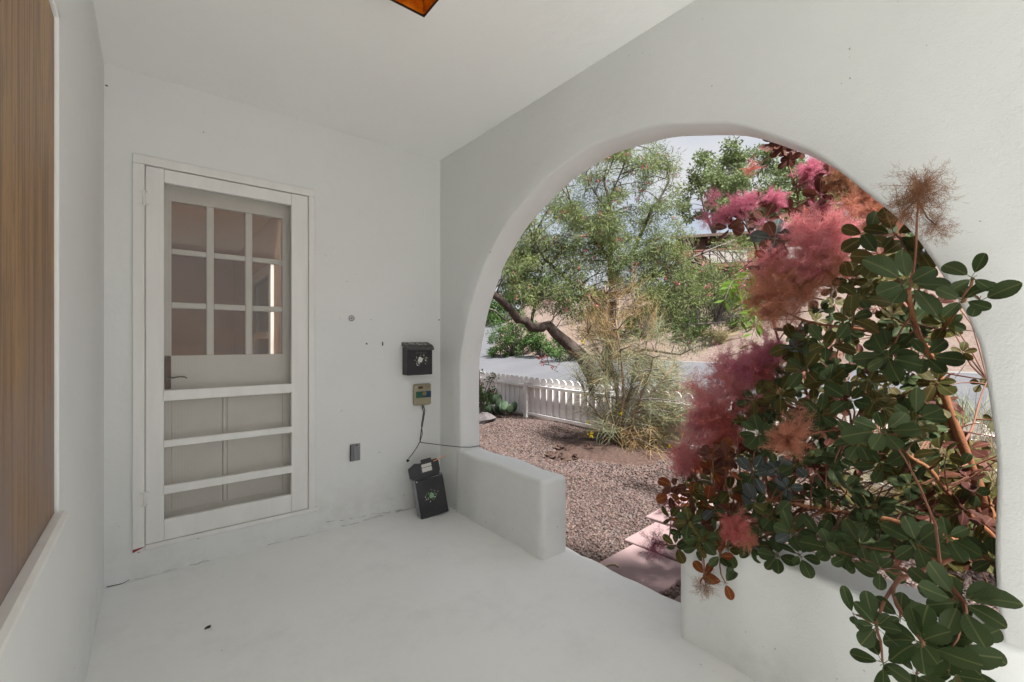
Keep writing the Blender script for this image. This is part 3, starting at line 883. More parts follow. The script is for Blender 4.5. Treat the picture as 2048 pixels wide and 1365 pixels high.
x0, z1 = wall_xz(812, 690, DY - .09); x1, z0 = wall_xz(864, 750, DY - .09)
bx0, bx1, bz0, bz1 = 1.435, 1.640, z0 + .0, z0 + .236
fy = DY - .09
bx0 = wall_xz(815, 700, fy)[0]; bx1 = wall_xz(865, 700, fy)[0]
bz0 = wall_xz(840, 750.5, fy)[1]; bz1 = wall_xz(840, 694, fy)[1]
t = thing('mailbox', ((bx0 + bx1) / 2, DY, bz0), 'black metal mailbox with white flower print hung on the white wall', 'mailbox')
b = MB(); b.box(bx0, bx1, fy, DY - .001, bz0, bz1, bev=.004); part(b, 'body', MAT['black_metal'], t)
b = MB()   # sloping lid with turned-down front lip
e = .006
zt_ = bz1 + .034
sec = [(DY - .001, zt_), (fy + .012, bz1 + .012), (fy - .012, bz1 - .006), (fy - .014, bz1 - .026), (fy - .009, bz1 - .026), (fy - .005, bz1 - .002), (DY - .001, zt_ - .03)]
vs = [(x, y, z) for x in (bx0 - e, bx1 + e) for (y, z) in sec]; n = len(sec)
b.add(vs, [tuple(range(n)), tuple(range(2 * n - 1, n - 1, -1))] + [(k, k + n, (k + 1) % n + n, (k + 1) % n) for k in range(n)])
part(b, 'lid', MAT['dark_flap'], t)
b = MB()
for k in range(26):
    f = random.uniform(.15, .85); s_ = random.uniform(.12, .85); q = random.uniform(.003, .008)
    y = (DY - .001) + (fy + .012 - DY + .001) * s_; z = zt_ + (bz1 + .012 - zt_) * s_ + .0015; x = bx0 + (bx1 - bx0) * f
    b.add([(x - q, y, z), (x, y - q, z - q * .3), (x + q, y, z), (x, y + q, z + q * .3)], [(0, 1, 2, 3)], mi=k % 2)
part(b, 'lid_print', [MAT['print_yellow'], MAT['print_white']], t)
b = flower_print(t, (bx0 + bx1) / 2 + .0, (bz0 + bz1) / 2 + .008, fy - .001, 0, 1.0, 3)
part(b, 'flower_print', [MAT['print_white'], MAT['print_white'], MAT['print_yellow']], t)
b = MB(); b.box(bx0 + .065, bx1 - .05, fy - .004, fy, bz1 - .052, bz1 - .036, bev=.002); part(b, 'finger_grip', MAT['dark_flap'], t)

fy = DY - .035
cx0, cz1 = wall_xz(829, 770, fy); cx1, cz0 = wall_xz(863, 809, fy)
t = thing('irrigation_timer', ((cx0 + cx1) / 2, DY, cz0), 'beige control box with dial and blue-green band under the hung mailbox', 'control box')
b = MB(); b.box(cx0, cx1, fy, DY - .001, cz0, cz1, bev=.008); part(b, 'case', MAT['beige'], t, False)
h = cz1 - cz0; w = cx1 - cx0
b = MB(); b.box(cx0 + .012, cx0 + w * .55, fy - .0016, fy + .001, cz0 + h * .36, cz0 + h * .66); part(b, 'green_band', MAT['teal'], t)
b = MB(); b.box(cx0 + w * .551, cx1 - .004, fy - .0016, fy + .001, cz0 + h * .36, cz0 + h * .66); part(b, 'blue_band', MAT['blue'], t)
b = MB(); b.disc((cx0 + w * .56, fy - .0016, cz0 + h * .56), .016, thick=.009, sides=18); part(b, 'dial', MAT['beige_dark'], t)
b = MB(); b.box(cx0 + w * .22, cx0 + w * .48, fy - .002, fy, cz0 + h * .79, cz0 + h * .90); part(b, 'display', MAT['brown_print'], t)
b = MB()
for i, (u, v_) in enumerate(((.62, .86), (.70, .90), (.78, .87), (.86, .89), (.72, .80), (.84, .79))):
    b.box(cx0 + w * u, cx0 + w * (u + .05), fy - .0018, fy, cz0 + h * v_, cz0 + h * (v_ + .025))
for i in range(5): b.box(cx0 + .016, cx0 + w * .40, fy - .0022, fy - .0017, cz0 + h * (.40 + .05 * i), cz0 + h * (.408 + .05 * i))
part(b, 'small_print', MAT['brown_print'], t, kind='stuff')

# cable: down from the timer, one lead into the wall, one along to the low wall
cxm = (cx0 + cx1) / 2 + .004
def wp(px, py, y=DY - .006): x, z = wall_xz(px, py, y); return (x, y, z)
b = MB()
b.tube([(cxm, DY - .02, cz0 + .004), wp(850, 822), wp(846, 845), wp(842, 866), wp(840, 884)], .0032, 6)
b.tube([(cxm - .003, DY - .012, cz0 + .004), wp(847, 826), wp(843, 850), wp(845, 868), wp(840, 884)], .0025, 6)
b.tube([wp(840, 884), wp(834, 895), wp(825, 908), wp(817, 918)], .0026, 6)
cp = [Vector(wp(840, 884)), Vector(wp(846, 886)), at(870, 889, 3.42), at(895, 892, 3.34), at(920, 894.5, 3.275), at(940, 895, 3.30), at(958, 892, 3.38), at(962, 893, 3.50)]
b.tube(cp, .0028, 6)
o = b.build('cable', MAT['cable'], None, True); tag(o, 'thin black cable hanging from the control box and running to the low wall', 'cable')
b = MB(); x, z = wall_xz(815, 922); blob(b, x, z, .014, t=.004)
o = b.build('cable_hole', MAT['chip']); o.parent = door_wall

x0, z1 = wall_xz(701, 890, DY - .012); x1, z0 = wall_xz(721, 921, DY - .012)
t = thing('outlet_cover', ((x0 + x1) / 2, DY, z0), 'grey metal outdoor outlet cover on the white wall right of the door', 'outlet cover')
b = MB(); b.box(x0, x1, DY - .008, DY - .0005, z0, z1, bev=.002); part(b, 'plate', MAT['grey_metal'], t)
b = MB(); b.box(x0 + .018, x0 + (x1 - x0) * .60, DY - .022, DY - .0085, z0 + .012, z1 - .014, bev=.007); part(b, 'flap', MAT['grey_metal'], t)
b = MB(); b.disc(((x0 + x1) / 2 + .01, DY - .008, z1 - .012), .005); b.tube([(x0, DY - .012, z0 + .004), (x0, DY - .012, z1 - .004)], .004, 6); part(b, 'hinge_pin', MAT['chip'], t)

# second box leaning in the corner: local space then tilted
t = thing('leaning_mailbox', (1.60, 2.90, 0.0), 'black metal mailbox with open lid and green flower print leaning in the floor corner', 'mailbox')
lm = t
t.rotation_euler = (math.radians(-9), math.radians(-7), math.radians(-9))
def lpart(mb, name, mats, kind=None):
    o = mb.build(name, mats, t); 
    if kind: o['kind'] = kind
    return o
bw, bh, bd = .105, .285, .085
b = MB(); b.box(-bw, bw, -bd / 2 + .002, bd / 2, .004, bh - .03); b.box(-bw, -bw + .004, -bd / 2, bd / 2, bh - .03, bh + .0); b.box(bw - .004, bw, -bd / 2, bd / 2, bh - .03, bh); lpart(b, 'body', MAT['galv'])
b = MB(); b.box(-bw + .002, bw + .003, -bd / 2 - .005, -bd / 2 + .0015, 0.0, bh - .012, bev=.003); lpart(b, 'front_panel', MAT['black_metal'])
b = MB()   # lid hinged open, standing up, wings to the sides
sec = [(-bw - .028, bh + .015), (-bw - .030, bh + .085), (-bw + .02, bh + .112), (-bw + .06, bh + .105), (bw - .02, bh + .112), (bw - .006, bh + .10), (bw - .004, bh + .03), (bw - .02, bh - .012), (-bw + .01, bh - .016)]
n = len(sec)
vs = [(x, y, z) for y in (-bd / 2 + .012, -bd / 2 + .018) for (x, z) in sec]
b.add(vs, [tuple(range(n))[::-1], tuple(range(n, 2 * n))] + [(k, (k + 1) % n, (k + 1) % n + n, k + n) for k in range(n)])
lid = lpart(b, 'lid', MAT['black_metal'])
b = MB(); b.box(-.035, .045, -bd / 2 + .004, -bd / 2 + .014, bh + .104, bh + .128, bev=.004); b.parent = None
o = b.build('lid_handle', MAT['black_metal'], lid)
b = MB(); b.box(-.035, .040, -bd / 2 + .0095, -bd / 2 + .0117, bh + .036, bh + .066); b.box(-.035, .040, -bd / 2 + .0095, -bd / 2 + .0117, bh + .070, bh + .092); b.build('paper_label', MAT['paper'], lid)
b = MB(); b.tube([(-bw + .012, -bd / 2 - .006, bh - .016), (-bw + .012, -bd / 2 - .012, bh - .016)], .005, 8); lpart(b, 'rivet', MAT['print_white'])
b = flower_print(t, .0, bh * .5 + .005, -bd / 2 - .0052, 0, .95, 8)
o = lpart(b, 'flower_print', [MAT['print_green'], MAT['print_white'], MAT['print_yellow']])
p0 = Vector((1.585, 2.865, .405)); p1 = Vector((1.70, 2.875, .425))
b = MB(); b.tube([p0, p0.lerp(p1, .9), p1], [.0032, .0032, .001], 6)
o = b.build('pencil', MAT['orange_wood']); tag(o, 'thin orange stick lying on top of the open mailbox lid', 'pencil')

# ------------------------------------------------------------------ ceiling lantern
lx, ly, lz, hs = 0.735, 1.476, 2.55, 0.09
t = thing('ceiling_lantern', (lx, ly, CEIL), 'square amber glass lantern fixed to the porch ceiling', 'lantern')
for i in range(4):
    a = i * PI / 2; c_, s_ = round(math.cos(a)), round(math.sin(a))
    b = MB()
    if c_: b.box(lx + c_ * (hs - .004), lx + c_ * (hs - .008), ly - hs + .008, ly + hs - .008, lz + .006, CEIL - .02)
    else: b.box(lx - hs + .008, lx + hs - .008, ly + s_ * (hs - .004), ly + s_ * (hs - .008), lz + .006, CEIL - .02)
    part(b, 'glass_panel', MAT['amber'], t)
b = MB()
for sx in (-1, 1):
    for sy in (-1, 1): b.box(lx + sx * hs, lx + sx * (hs - .008), ly + sy * hs, ly + sy * (hs - .008), lz, CEIL - .02)
for s_ in (-1, 1):
    b.box(lx - hs + .008, lx + hs - .008, ly + s_ * hs, ly + s_ * (hs - .005), lz, lz + .006)
    b.box(lx + s_ * hs, lx + s_ * (hs - .005), ly - hs + .008, ly + hs - .008, lz, lz + .006)
part(b, 'frame', MAT['trim_dark'], t)
b = MB(); b.box(lx - hs - .01, lx + hs + .01, ly - hs - .01, ly + hs + .01, CEIL - .02, CEIL - .001, bev=.004); part(b, 'ceiling_plate', MAT['trim_dark'], t)
b = MB()
for k in range(12):
    th = k * 2 * PI / 12
for (z0, r0) in (): pass
b.tube([(lx, ly, CEIL - .02), (lx, ly, CEIL - .05)], .016, 10); b.tube([(lx, ly, CEIL - .05), (lx, ly, CEIL - .065), (lx, ly, CEIL - .09), (lx, ly, CEIL - .108)], [.013, .024, .022, .008], 12)
part(b, 'bulb', MAT['amber'], t, True)

# ------------------------------------------------------------------ terrain
GZ = -0.15
def hside(X, Y):
    """signed distance into the bank from the side road edge"""
    n = Vector((0.745, -0.667)); return (X - 14.0) * n.x + (Y - 19.0) * n.y
def ss(a, b, x):
    t = min(1, max(0, (x - a) / (b - a))); return t * t * (3 - 2 * t)
def height(X, Y):
    if X < 5.7: return GZ
    if X < 6.3: return GZ + (X - 5.7) / .6 * .03
    if X <= 14.0: return GZ + .03 + (X - 6.3) * (0.71 / 7.7)
    base = 0.59
    side = base + 0.26 * (min(X, 24) - 14) + .03 * max(0, X - 24)
    bank = base + 0.30 * (1 - math.exp(-(X - 14) * .9)) + 0.335 * (min(X, 26) - 14) + 0.03 * max(0, min(X, 60) - 26)
    s_ = ss(0.0, 1.8, hside(X, Y))
    z = side * (1 - s_) + bank * s_
    z += 0.10 * s_ * (math.sin(X * .9 + Y * .35) + math.sin(Y * 1.1 + 2)) * min(1, (X - 14) / 3)
    return z

def sheet(xs_, ys_, off, name, m, cond=None, label=None):
    vs = [(x, y, height(x, y) + off) for y in ys_ for x in xs_]; nx = len(xs_)
    fs = [(j * nx + i, j * nx + i + 1, (j + 1) * nx + i + 1, (j + 1) * nx + i) for j in range(len(ys_) - 1) for i in range(nx - 1)]
    b = MB(); b.add(vs, fs)
    o = struct(b, name, m, True, label); return o
xs_ = list(np.arange(1.9, 14.01, .7)) + [14.0 + .01] + list(np.arange(14.3, 40, .6)) + list(np.arange(42, 160, 8)); xs_ = sorted(set([round(float(x), 3) for x in xs_] + [5.7, 6.3]))
ys_ = [float(y) for y in list(np.arange(-120, -20, 10)) + list(np.arange(-20, 45, .9)) + list(np.arange(46, 200, 10))]
g = sheet(xs_, ys_, -0.03, 'ground', MAT['soil'], label='dry tan hillside and bank across the road')
b = MB(); b.box(-160, 1.95, -120, 196, -.5, GZ - .03); struct(b, 'ground', MAT['soil'])
b = MB()
vs, fs = [], []
gx = np.linspace(1.96, 6.0, 28); gy = np.linspace(-6, 13, 90)
for y in gy:
    for x in gx: vs.append((x, y, GZ + .012 * math.sin(x * 3 + y) + .010 * math.sin(y * 4.1 + x * 2) - .004 - (.02 if x < 2.02 else 0)))
n = len(gx)
fs = [(j * n + i, j * n + i + 1, (j + 1) * n + i + 1, (j + 1) * n + i) for j in range(len(gy) - 1) for i in range(n - 1)]
b.add(vs, fs); struct(b, 'gravel_bed', MAT['gravel_bed'], True, 'reddish brown gravel yard bed')
def yard(x, y): return GZ + .012 * np.sin(x * 3 + y) + .010 * np.sin(y * 4.1 + x * 2) - .004
rx = [6.3] + list(np.arange(6.6, 13.7, .6)) + [13.72]
ry = [float(y) for y in np.arange(-110, 100, 2.0)]
sheet(rx, ry, .006, 'road', MAT['asphalt'], label='grey asphalt road rising gently beyond the picket fence')
sheet([13.72, 14.0], ry, .012, 'gutter', MAT['gutter'], label='pale gutter strip along the far road edge')
# side road running up to the left
vs, fs = [], []
n = 30
for i in range(n + 1):
    s_ = i / n * 40
    for k in range(9):
        w = k / 8 * 9 - 0.0
        X = 13.9 + .667 * s_ - .745 * w * min(1, 1); Y = 19.0 + .745 * s_ + .667 * w
        X = max(X, 13.6)
        vs.append((X, Y, height(X, Y) + .02))
b = MB(); b.add(vs, [(i * 9 + k, i * 9 + k + 1, (i + 1) * 9 + k + 1, (i + 1) * 9 + k)[::-1] for i in range(n) for k in range(8)])
struct(b, 'side_road', MAT['asphalt'], True, 'grey side road climbing away at the left end of the bank')

# loose gravel
def stones(n, xr, yr, rmin, rmax, power=1.0):
    x = rng.uniform(*xr, n * 2); y = rng.uniform(*yr, n * 2)
    ok = (y < 1.62 * x + .6) & (y > .2 * x - .6)
    x, y = x[ok][:n], y[ok][:n]; n = len(x)
    r = rng.uniform(rmin, rmax, n)
    base = np.array([[-1, -1, -1], [1, -1, -1], [1, 1, -1], [-1, 1, -1], [-1, -1, 1], [1, -1, 1], [1, 1, 1], [-1, 1, 1]], dtype=float)
    v = base[None] * .58 + rng.uniform(-.28, .28, (n, 8, 3))
    v *= rng.uniform(.6, 1.3, (n, 1, 3)); v[:, :, 2] *= .65
    a = rng.uniform(0, 2 * PI, n); ca, sa = np.cos(a)[:, None], np.sin(a)[:, None]
    vx = v[:, :, 0] * ca - v[:, :, 1] * sa; vy = v[:, :, 0] * sa + v[:, :, 1] * ca
    tl = rng.uniform(-.5, .5, (n, 1)); vz = v[:, :, 2] + vx * tl
    P_ = np.stack([vx * r[:, None] + x[:, None], vy * r[:, None] + y[:, None], vz * r[:, None] + (yard(x, y) + r * rng.uniform(.0, .6, n))[:, None]], -1)
    F = np.array([[3, 2, 1, 0], [4, 5, 6, 7], [0, 1, 5, 4], [1, 2, 6, 5], [2, 3, 7, 6], [3, 0, 4, 7]])
    Fa = (F[None] + (np.arange(n) * 8)[:, None, None]).reshape(-1, 4)
    mi = np.repeat(rng.choice(5, n, p=[.3, .25, .17, .15, .13]), 6)
    return P_.reshape(-1, 3), Fa, mi
a1 = stones(38000, (1.99, 3.6), (.2, 5.8), .006, .015)
a2 = stones(42000, (3.4, 5.5), (.2, 9.5), .009, .020)
V = np.concatenate([a1[0], a2[0]]); F_ = np.concatenate([a1[1], a2[1] + len(a1[0])]); mi = np.concatenate([a1[2], a2[2]])
o = link('gravel', np_mesh('gravel', V, F_, [MAT['stone%d' % i] for i in range(5)], mi))
tag(o, 'loose reddish brown crushed gravel covering the yard', 'gravel', kind='stuff')


# generic rocky lump
def rock_mesh(name, sx, sy, sz, seed, mat_, nr=7, ns=10, rough_=.18):
    r_ = random.Random(seed); b = MB(); vs = []
    for i in range(nr + 1):
        ph = PI * i / nr
        for k in range(ns):
            th = 2 * PI * k / ns; q = 1 + r_.uniform(-rough_, rough_)
            vs.append((sx * q * math.sin(ph) * math.cos(th), sy * q * math.sin(ph) * math.sin(th), sz * q * math.cos(ph)))
    fs = [(i * ns + k, i * ns + (k + 1) % ns, (i + 1) * ns + (k + 1) % ns, (i + 1) * ns + k)[::-1] for i in range(nr) for k in range(ns)]
    b.add(vs, fs); return b.mesh(name, mat_, False)

def on_ground(px, py, z=GZ):
    d = (CAMH - z) * FPX / (py - 682.5); return at(px, py, d)

# stepping slabs
def slab(c, w, l, rot, label):
    b = MB(); b.box(-w / 2, w / 2, -l / 2, l / 2, -.05, .012, bev=.006)
    o = b.build('stepping_slab', MAT['slab']); o.location = (c[0], c[1], GZ + .012); o.rotation_euler = (0, 0, rot)
    return tag(o, label, 'paving slab', 'pink slabs of the garden path')
slab((2.36, 1.625, 0), .46, .44, .04, 'pink concrete slab beside the porch edge, largest visible slab of the path')
slab((2.83, 1.735, 0), .44, .44, .07, 'second pink path slab from the porch, under the purple flower plume')
slab((3.32, 1.90, 0), .46, .42, .10, 'third pink path slab from the porch, partly behind red leaves')
slab((3.82, 2.06, 0), .46, .42, .12, 'farthest visible pink path slab, almost hidden by the bush')
slab((2.30, 1.09, 0), .42, .46, .0, 'sliver of pink slab right of the gravel by the white wall')
b = MB()
c0 = on_ground(1222, 1136, GZ + .03)
pts = [c0 + Vector((.05 * math.cos(a), .035 * math.sin(a), 0)) for a in np.linspace(-.6, 2.6, 12)]
b.tube(pts, .005, 6)
o = b.build('wire_loop', MAT['beige_dark'], None, True); tag(o, 'small curved brown loop lying on the pink slab by the porch edge', 'wire')

# mulch and dirt clods around the broom
b = MB(); c0 = on_ground(1235, 905)
n = 40; vs = [(c0.x, c0.y, GZ + .045)]
for rr, hz in ((.35, .035), (.62, .012), (.85, -.03)):
    for k in range(n):
        th = 2 * PI * k / n; q = rr * (1 + .18 * math.sin(th * 5) + .10 * math.sin(th * 11 + 1))
        vs.append((c0.x + q * .95 * math.cos(th) - .02, c0.y + q * 1.15 * math.sin(th) + .1, GZ + hz))
fs = [(0, 1 + k, 1 + (k + 1) % n) for k in range(n)]
for j in range(2): fs += [(1 + j * n + k, 1 + (j + 1) * n + k, 1 + (j + 1) * n + (k + 1) % n, 1 + j * n + (k + 1) % n) for k in range(n)]
b.add(vs, fs); o = b.build('mulch', MAT['mulch'], None, True); tag(o, 'dark brown mulch patch around the base of the broom shrub', 'mulch', kind='stuff')
clod = [rock_mesh('dirt_clod', .085, .07, .04, s_, MAT['mulch'], 6, 9, .4) for s_ in (1, 2)]
lab = ['dark dirt clod at the left end of the clods on the gravel', 'dark dirt clod nearest the low wall, just right of the leftmost', 'dark dirt clod furthest back, under a pale gap of gravel', 'dark dirt clod touching the mulch patch', 'small dark dirt clod between the front clods and the broom', 'dark dirt clod beside the broom stems']
for i, (px, py) in enumerate(((1103, 917), (1125, 922), (1120, 900), (1142, 903), (1150, 918), (1178, 902))):
    o = link('dirt_clod', clod[i % 2]); p = on_ground(px, py); o.location = (p.x, p.y, GZ + .03); s_ = (1.15, 1.25, .9, 1.0, .7, 1.1)[i]; o.scale = (s_, s_, s_); o.rotation_euler = (0, 0, i)
    tag(o, lab[i], 'dirt clod', 'dark clods on the gravel')
o = link('rock', rock_mesh('rock', .26, .20, .12, 5, MAT['rock'])); p = on_ground(962, 846); o.location = (p.x, p.y, GZ + .05)
tag(o, 'dark grey boulder on the gravel beside the arch, below the cactus', 'rock')

# ------------------------------------------------------------------ picket fence
def picket_mesh(w, h, th=.018):
    b = MB(); n = 8; sec = [(-w / 2, 0), (w / 2, 0), (w / 2, h - w / 2)]
    for k in range(1, n): a = PI * k / n; sec.append((w / 2 * math.cos(a), h - w / 2 + w / 2 * math.sin(a)))
    sec.append((-w / 2, h - w / 2)); m = len(sec)
    vs = [(x, y, z) for x in (-th / 2, th / 2) for (y, z) in sec]
    b.add(vs, [tuple(range(m))[::-1], tuple(range(m, 2 * m))] + [(k, (k + 1) % m, (k + 1) % m + m, k + m) for k in range(m)])
    return b.mesh('picket', MAT['fence_board'])
PK = picket_mesh(.161, .70); 
bb = MB(); bb.box(-.012, .012, -.011, .011, 0, .56); BT = bb.mesh('batten', MAT['fence'])
def fence_run(A, B, zA, zB, label, first_post=True):
    A = Vector((A[0], A[1], 0)); B = Vector((B[0], B[1], 0)); L = (B - A).length; dr = (B - A).normalized(); ang = math.atan2(dr.y, dr.x) - PI / 2
    t = thing('picket_fence', (A.x, A.y, zA), label, 'fence', 'white picket fence sections along the yard')
    t.rotation_euler = (0, 0, ang)
    sl = (zB - zA) / L
    n = int(round(L / .168)); sp = L / n
    for i in range(n):
        y = (i + .5) * sp
        o = link('picket', PK, t); o.location = (.0, y, .05 + sl * y + .004 * math.sin(i * 2.3)); o.rotation_euler = (.006 * math.sin(i * 1.7), 0, 0)
        if i:
            o = link('batten', BT, t); o.location = (.0215, y - sp / 2, .06 + sl * y)
    for (z, hh, dx, nm) in ((.565, .045, .075, 'top_rail'), (.045, .045, .070, 'bottom_rail')):
        b = MB(); y0, y1 = .05, L - .05
        vs = [(-dx + (.02 if k in (2, 3) else 0) * 0, yy, z + sl * yy + zz) for yy in (y0, y1) for (k, zz) in ((0, 0), (1, hh))]
        v = []
        for yy in (y0, y1):
            for (x, zz) in ((.034, 0), (dx, 0), (dx, hh), (.034, hh)): v.append((x, yy, z + sl * yy + zz))
        b.add(v, [(0, 1, 2, 3)[::-1], (4, 5, 6, 7), (0, 1, 5, 4), (1, 2, 6, 5), (2, 3, 7, 6), (3, 0, 4, 7)])
        b.build(nm, MAT['fence'], t)
    b = MB(); b.box(.012, .105, -.045, .045, -.08, .66, bev=.005); b.build('post', MAT['fence'], t)
    return t
nodes = [(5.95, 13.2), (5.72, 10.7), (5.53, 8.35 * .7771 - .23), (5.47, 5.05), (5.42, 3.55), (5.38, 2.1), (5.35, .5), (5.33, -1.3), (5.3, -3.0)]
nodes[2] = (5.52, 6.32)
nodes = [(6.05, 11.0), (5.80, 8.8), (5.54, 6.32), (5.47, 4.30), (5.40, 2.30), (5.36, .35), (5.33, -1.5)]
labs = ['far left section of the white scalloped picket fence beyond the cactus', 'white picket fence section left of the visible square post, behind the cactus', 'white picket fence section right of the square post, running behind the broom shrub',
        'white picket fence section right of the broom shrub, behind pink plumes', 'white picket fence section seen through gaps of the smoke bush', 'rightmost white picket fence section, seen behind the bush stems']
for i in range(len(nodes) - 1):
    fence_run(nodes[i], nodes[i + 1], GZ + (.02 if i < 1 else 0), GZ, labs[i])


# ------------------------------------------------------------------ foliage generators
def leaf_cloud(pos, dirs, length, width, curl=0.0):
    """one diamond quad per leaf"""
    n = len(pos)
    dirs = dirs / np.linalg.norm(dirs, axis=1, keepdims=True)
    r = rng.normal(size=(n, 3)); side = np.cross(dirs, r); side /= np.linalg.norm(side, axis=1, keepdims=True) + 1e-9
    L = np.broadcast_to(np.asarray(length), (n,))[:, None]; Wd = np.broadcast_to(np.asarray(width), (n,))[:, None]
    a = pos; b_ = pos + dirs * L * .5 + side * Wd * .5; c = pos + dirs * L; d = pos + dirs * L * .5 - side * Wd * .5
    c = c.copy(); c[:, 2] -= (L[:, 0] * curl)
    V = np.stack([a, b_, c, d], 1).reshape(-1, 3)
    F = (np.arange(n) * 4)[:, None] + np.arange(4)[None]
    return V, F


def clump_leaves(centers, radii, per, length, width, droop=0.0, shell=0.3, size_var=.4):
    """leaves scattered round clump centres, denser towards little sub-sprigs"""
    C_ = np.repeat(np.asarray(centers, dtype=float), per, axis=0); R_ = np.repeat(np.asarray(radii, dtype=float), per)
    n = len(C_)
    # sub sprigs: several per clump
    d = rng.normal(size=(n, 3)); d /= np.linalg.norm(d, axis=1, keepdims=True)
    rad = R_ * rng.uniform(0, 1, n) ** .5
    pos = C_ + d * rad[:, None] * np.array([1, 1, .8])
    dirs = d * .6 + rng.normal(size=(n, 3)) * .6; dirs[:, 2] -= droop
    L = length * rng.uniform(1 - size_var, 1 + size_var, n)
    return leaf_cloud(pos, dirs, L, width * rng.uniform(.7, 1.2, n))


def curve_pts(a, b, sag=.1, n=6, seed=None, wob=.05):
    a, b = Vector(a), Vector(b); L = (b - a).length; out = []
    o1 = Vector((random.uniform(-1, 1), random.uniform(-1, 1), random.uniform(-.3, 1))) * L * wob
    for i in range(n):
        s_ = i / (n - 1); p = a.lerp(b, s_) + o1 * math.sin(PI * s_) + Vector((random.uniform(-1, 1), random.uniform(-1, 1), random.uniform(-1, 1))) * L * wob * .25 * (0 < i < n - 1)
        p.z += sag * L * math.sin(PI * s_); out.append(p)
    return out


def near_pt(sk, p, low=True):
    best = None
    for q, r in sk:
        d = (q - p).length + (0.6 * max(0, q.z - p.z) if low else 0)
        if best is None or d < best[0]: best = (d, q, r)
    return best[1], best[2]


def dense_skeleton(limbs):
    sk = []
    for pts, rad in limbs:
        for i in range(len(pts) - 1):
            for k in range(4):
                s_ = k / 4; sk.append((Vector(pts[i]).lerp(Vector(pts[i + 1]), s_), rad[i] * (1 - s_) + rad[i + 1] * s_))
    return sk


# ------------------------------------------------------------------ desert willow over the fence
tw = thing('desert_willow', (6.25, 5.3, -.15), 'airy desert willow with leaning dark trunk and pink blossoms beyond the picket fence', 'tree')
tr_pts = [at(1200, 800, 8.2), at(1188, 755, 8.15), at(1165, 715, 8.05), at(1138, 690, 7.95), at(1112, 668, 7.85), at(1096, 650, 7.8), at(1085, 655, 7.75), at(1062, 655, 7.7), at(1052, 642, 7.6), at(1035, 638, 7.55), at(1020, 618, 7.4), at(1000, 598, 7.3), at(980, 585, 7.2), at(950, 555, 7.1), at(905, 520, 7.0)]
tr_rad = [.17, .145, .125, .11, .095, .085, .09, .088, .075, .078, .068, .064, .06, .05, .04]
tr_pts[0].z = -.15
b = MB(); b.tube(tr_pts, tr_rad, 10); part(b, 'trunk', MAT['bark'], tw, True)
t2 = [at(1206, 790, 8.25), at(1212, 720, 8.3), at(1222, 650, 8.3), at(1226, 590, 8.3), at(1220, 520, 8.25), at(1222, 460, 8.2), at(1218, 400, 8.1), at(1205, 350, 8.0)]
r2 = [.13, .11, .09, .07, .055, .042, .03, .018]; t2[0].z = -.15
b = MB(); b.tube(t2, r2, 9); part(b, 'trunk', MAT['bark'], tw, True)
limbs = [(tr_pts, tr_rad), (t2, r2)]
def limb(pix, r0, r1):
    pts = [at(*p) for p in pix]; rad = [r0 + (r1 - r0) * i / (len(pts) - 1) for i in range(len(pts))]
    limbs.append((pts, rad)); b = MB(); b.tube(pts, rad, 7); part(b, 'limb', MAT['bark_grey'], tw, True)
limb([(1224, 640, 8.3), (1180, 590, 8.1), (1135, 560, 7.9), (1090, 520, 7.8), (1060, 470, 7.7)], .045, .014)
limb([(1222, 600, 8.3), (1290, 560, 8.5), (1350, 530, 8.6), (1420, 500, 8.7), (1470, 480, 8.8)], .045, .012)
limb([(1224, 560, 8.3), (1268, 500, 8.3), (1300, 430, 8.3), (1335, 370, 8.2), (1345, 330, 8.2)], .040, .012)
limb([(1220, 520, 8.25), (1175, 460, 8.1), (1140, 400, 8.0), (1120, 370, 7.9)], .035, .01)
limb([(1222, 680, 8.3), (1300, 655, 8.0), (1380, 650, 7.7), (1450, 645, 7.5)], .04, .012)
limb([(1212, 720, 8.3), (1290, 700, 8.1), (1360, 710, 7.8), (1400, 690, 7.6)], .03, .01)
limb([(1060, 655, 7.7), (1075, 590, 7.8), (1085, 530, 7.8), (1060, 480, 7.8)], .03, .01)
limb([(1020, 618, 7.4), (1010, 640, 7.3), (990, 622, 7.2), (960, 612, 7.1)], .02, .01)
limb([(1218, 400, 8.1), (1240, 350, 8.1), (1262, 300, 8.1), (1290, 265, 8.1)], .02, .008)
limb([(1218, 430, 8.1), (1180, 370, 8.0), (1165, 320, 8.0)], .02, .008)
sk = dense_skeleton(limbs)
# clump centres: (px,py, spread x, spread y, count, leaf factor)
zones = [(1080, 540, 75, 75, 52), (1032, 540, 42, 38, 22), (1110, 460, 65, 55, 34), (1180, 390, 65, 60, 34), (1250, 310, 70, 40, 26), (1300, 360, 50, 60, 20), (1330, 450, 55, 55, 18), (1240, 440, 60, 60, 26), (1270, 500, 90, 40, 26), (1180, 480, 60, 50, 22),
         (1200, 560, 70, 60, 26), (1320, 540, 70, 55, 50), (1420, 565, 75, 42, 46), (1400, 610, 85, 45, 48), (1300, 620, 60, 45, 30), (1480, 600, 45, 45, 22), (1470, 500, 40, 20, 6), (1390, 680, 45, 25, 12), (1120, 596, 50, 28, 16), (1040, 500, 40, 50, 18), (1180, 640, 40, 30, 8)]
cen, rad_ = [], []
for (cx_, cy_, sx_, sy_, n_) in zones:
    for i in range(n_):
        a = random.uniform(0, 2 * PI); q = math.sqrt(random.random())
        p = at(cx_ + sx_ * q * math.cos(a), cy_ + sy_ * q * math.sin(a), random.uniform(7.2, 9.0) + (cx_ - 1200) / 900)
        cen.append(p); rad_.append(random.uniform(.12, .32))
b = MB()
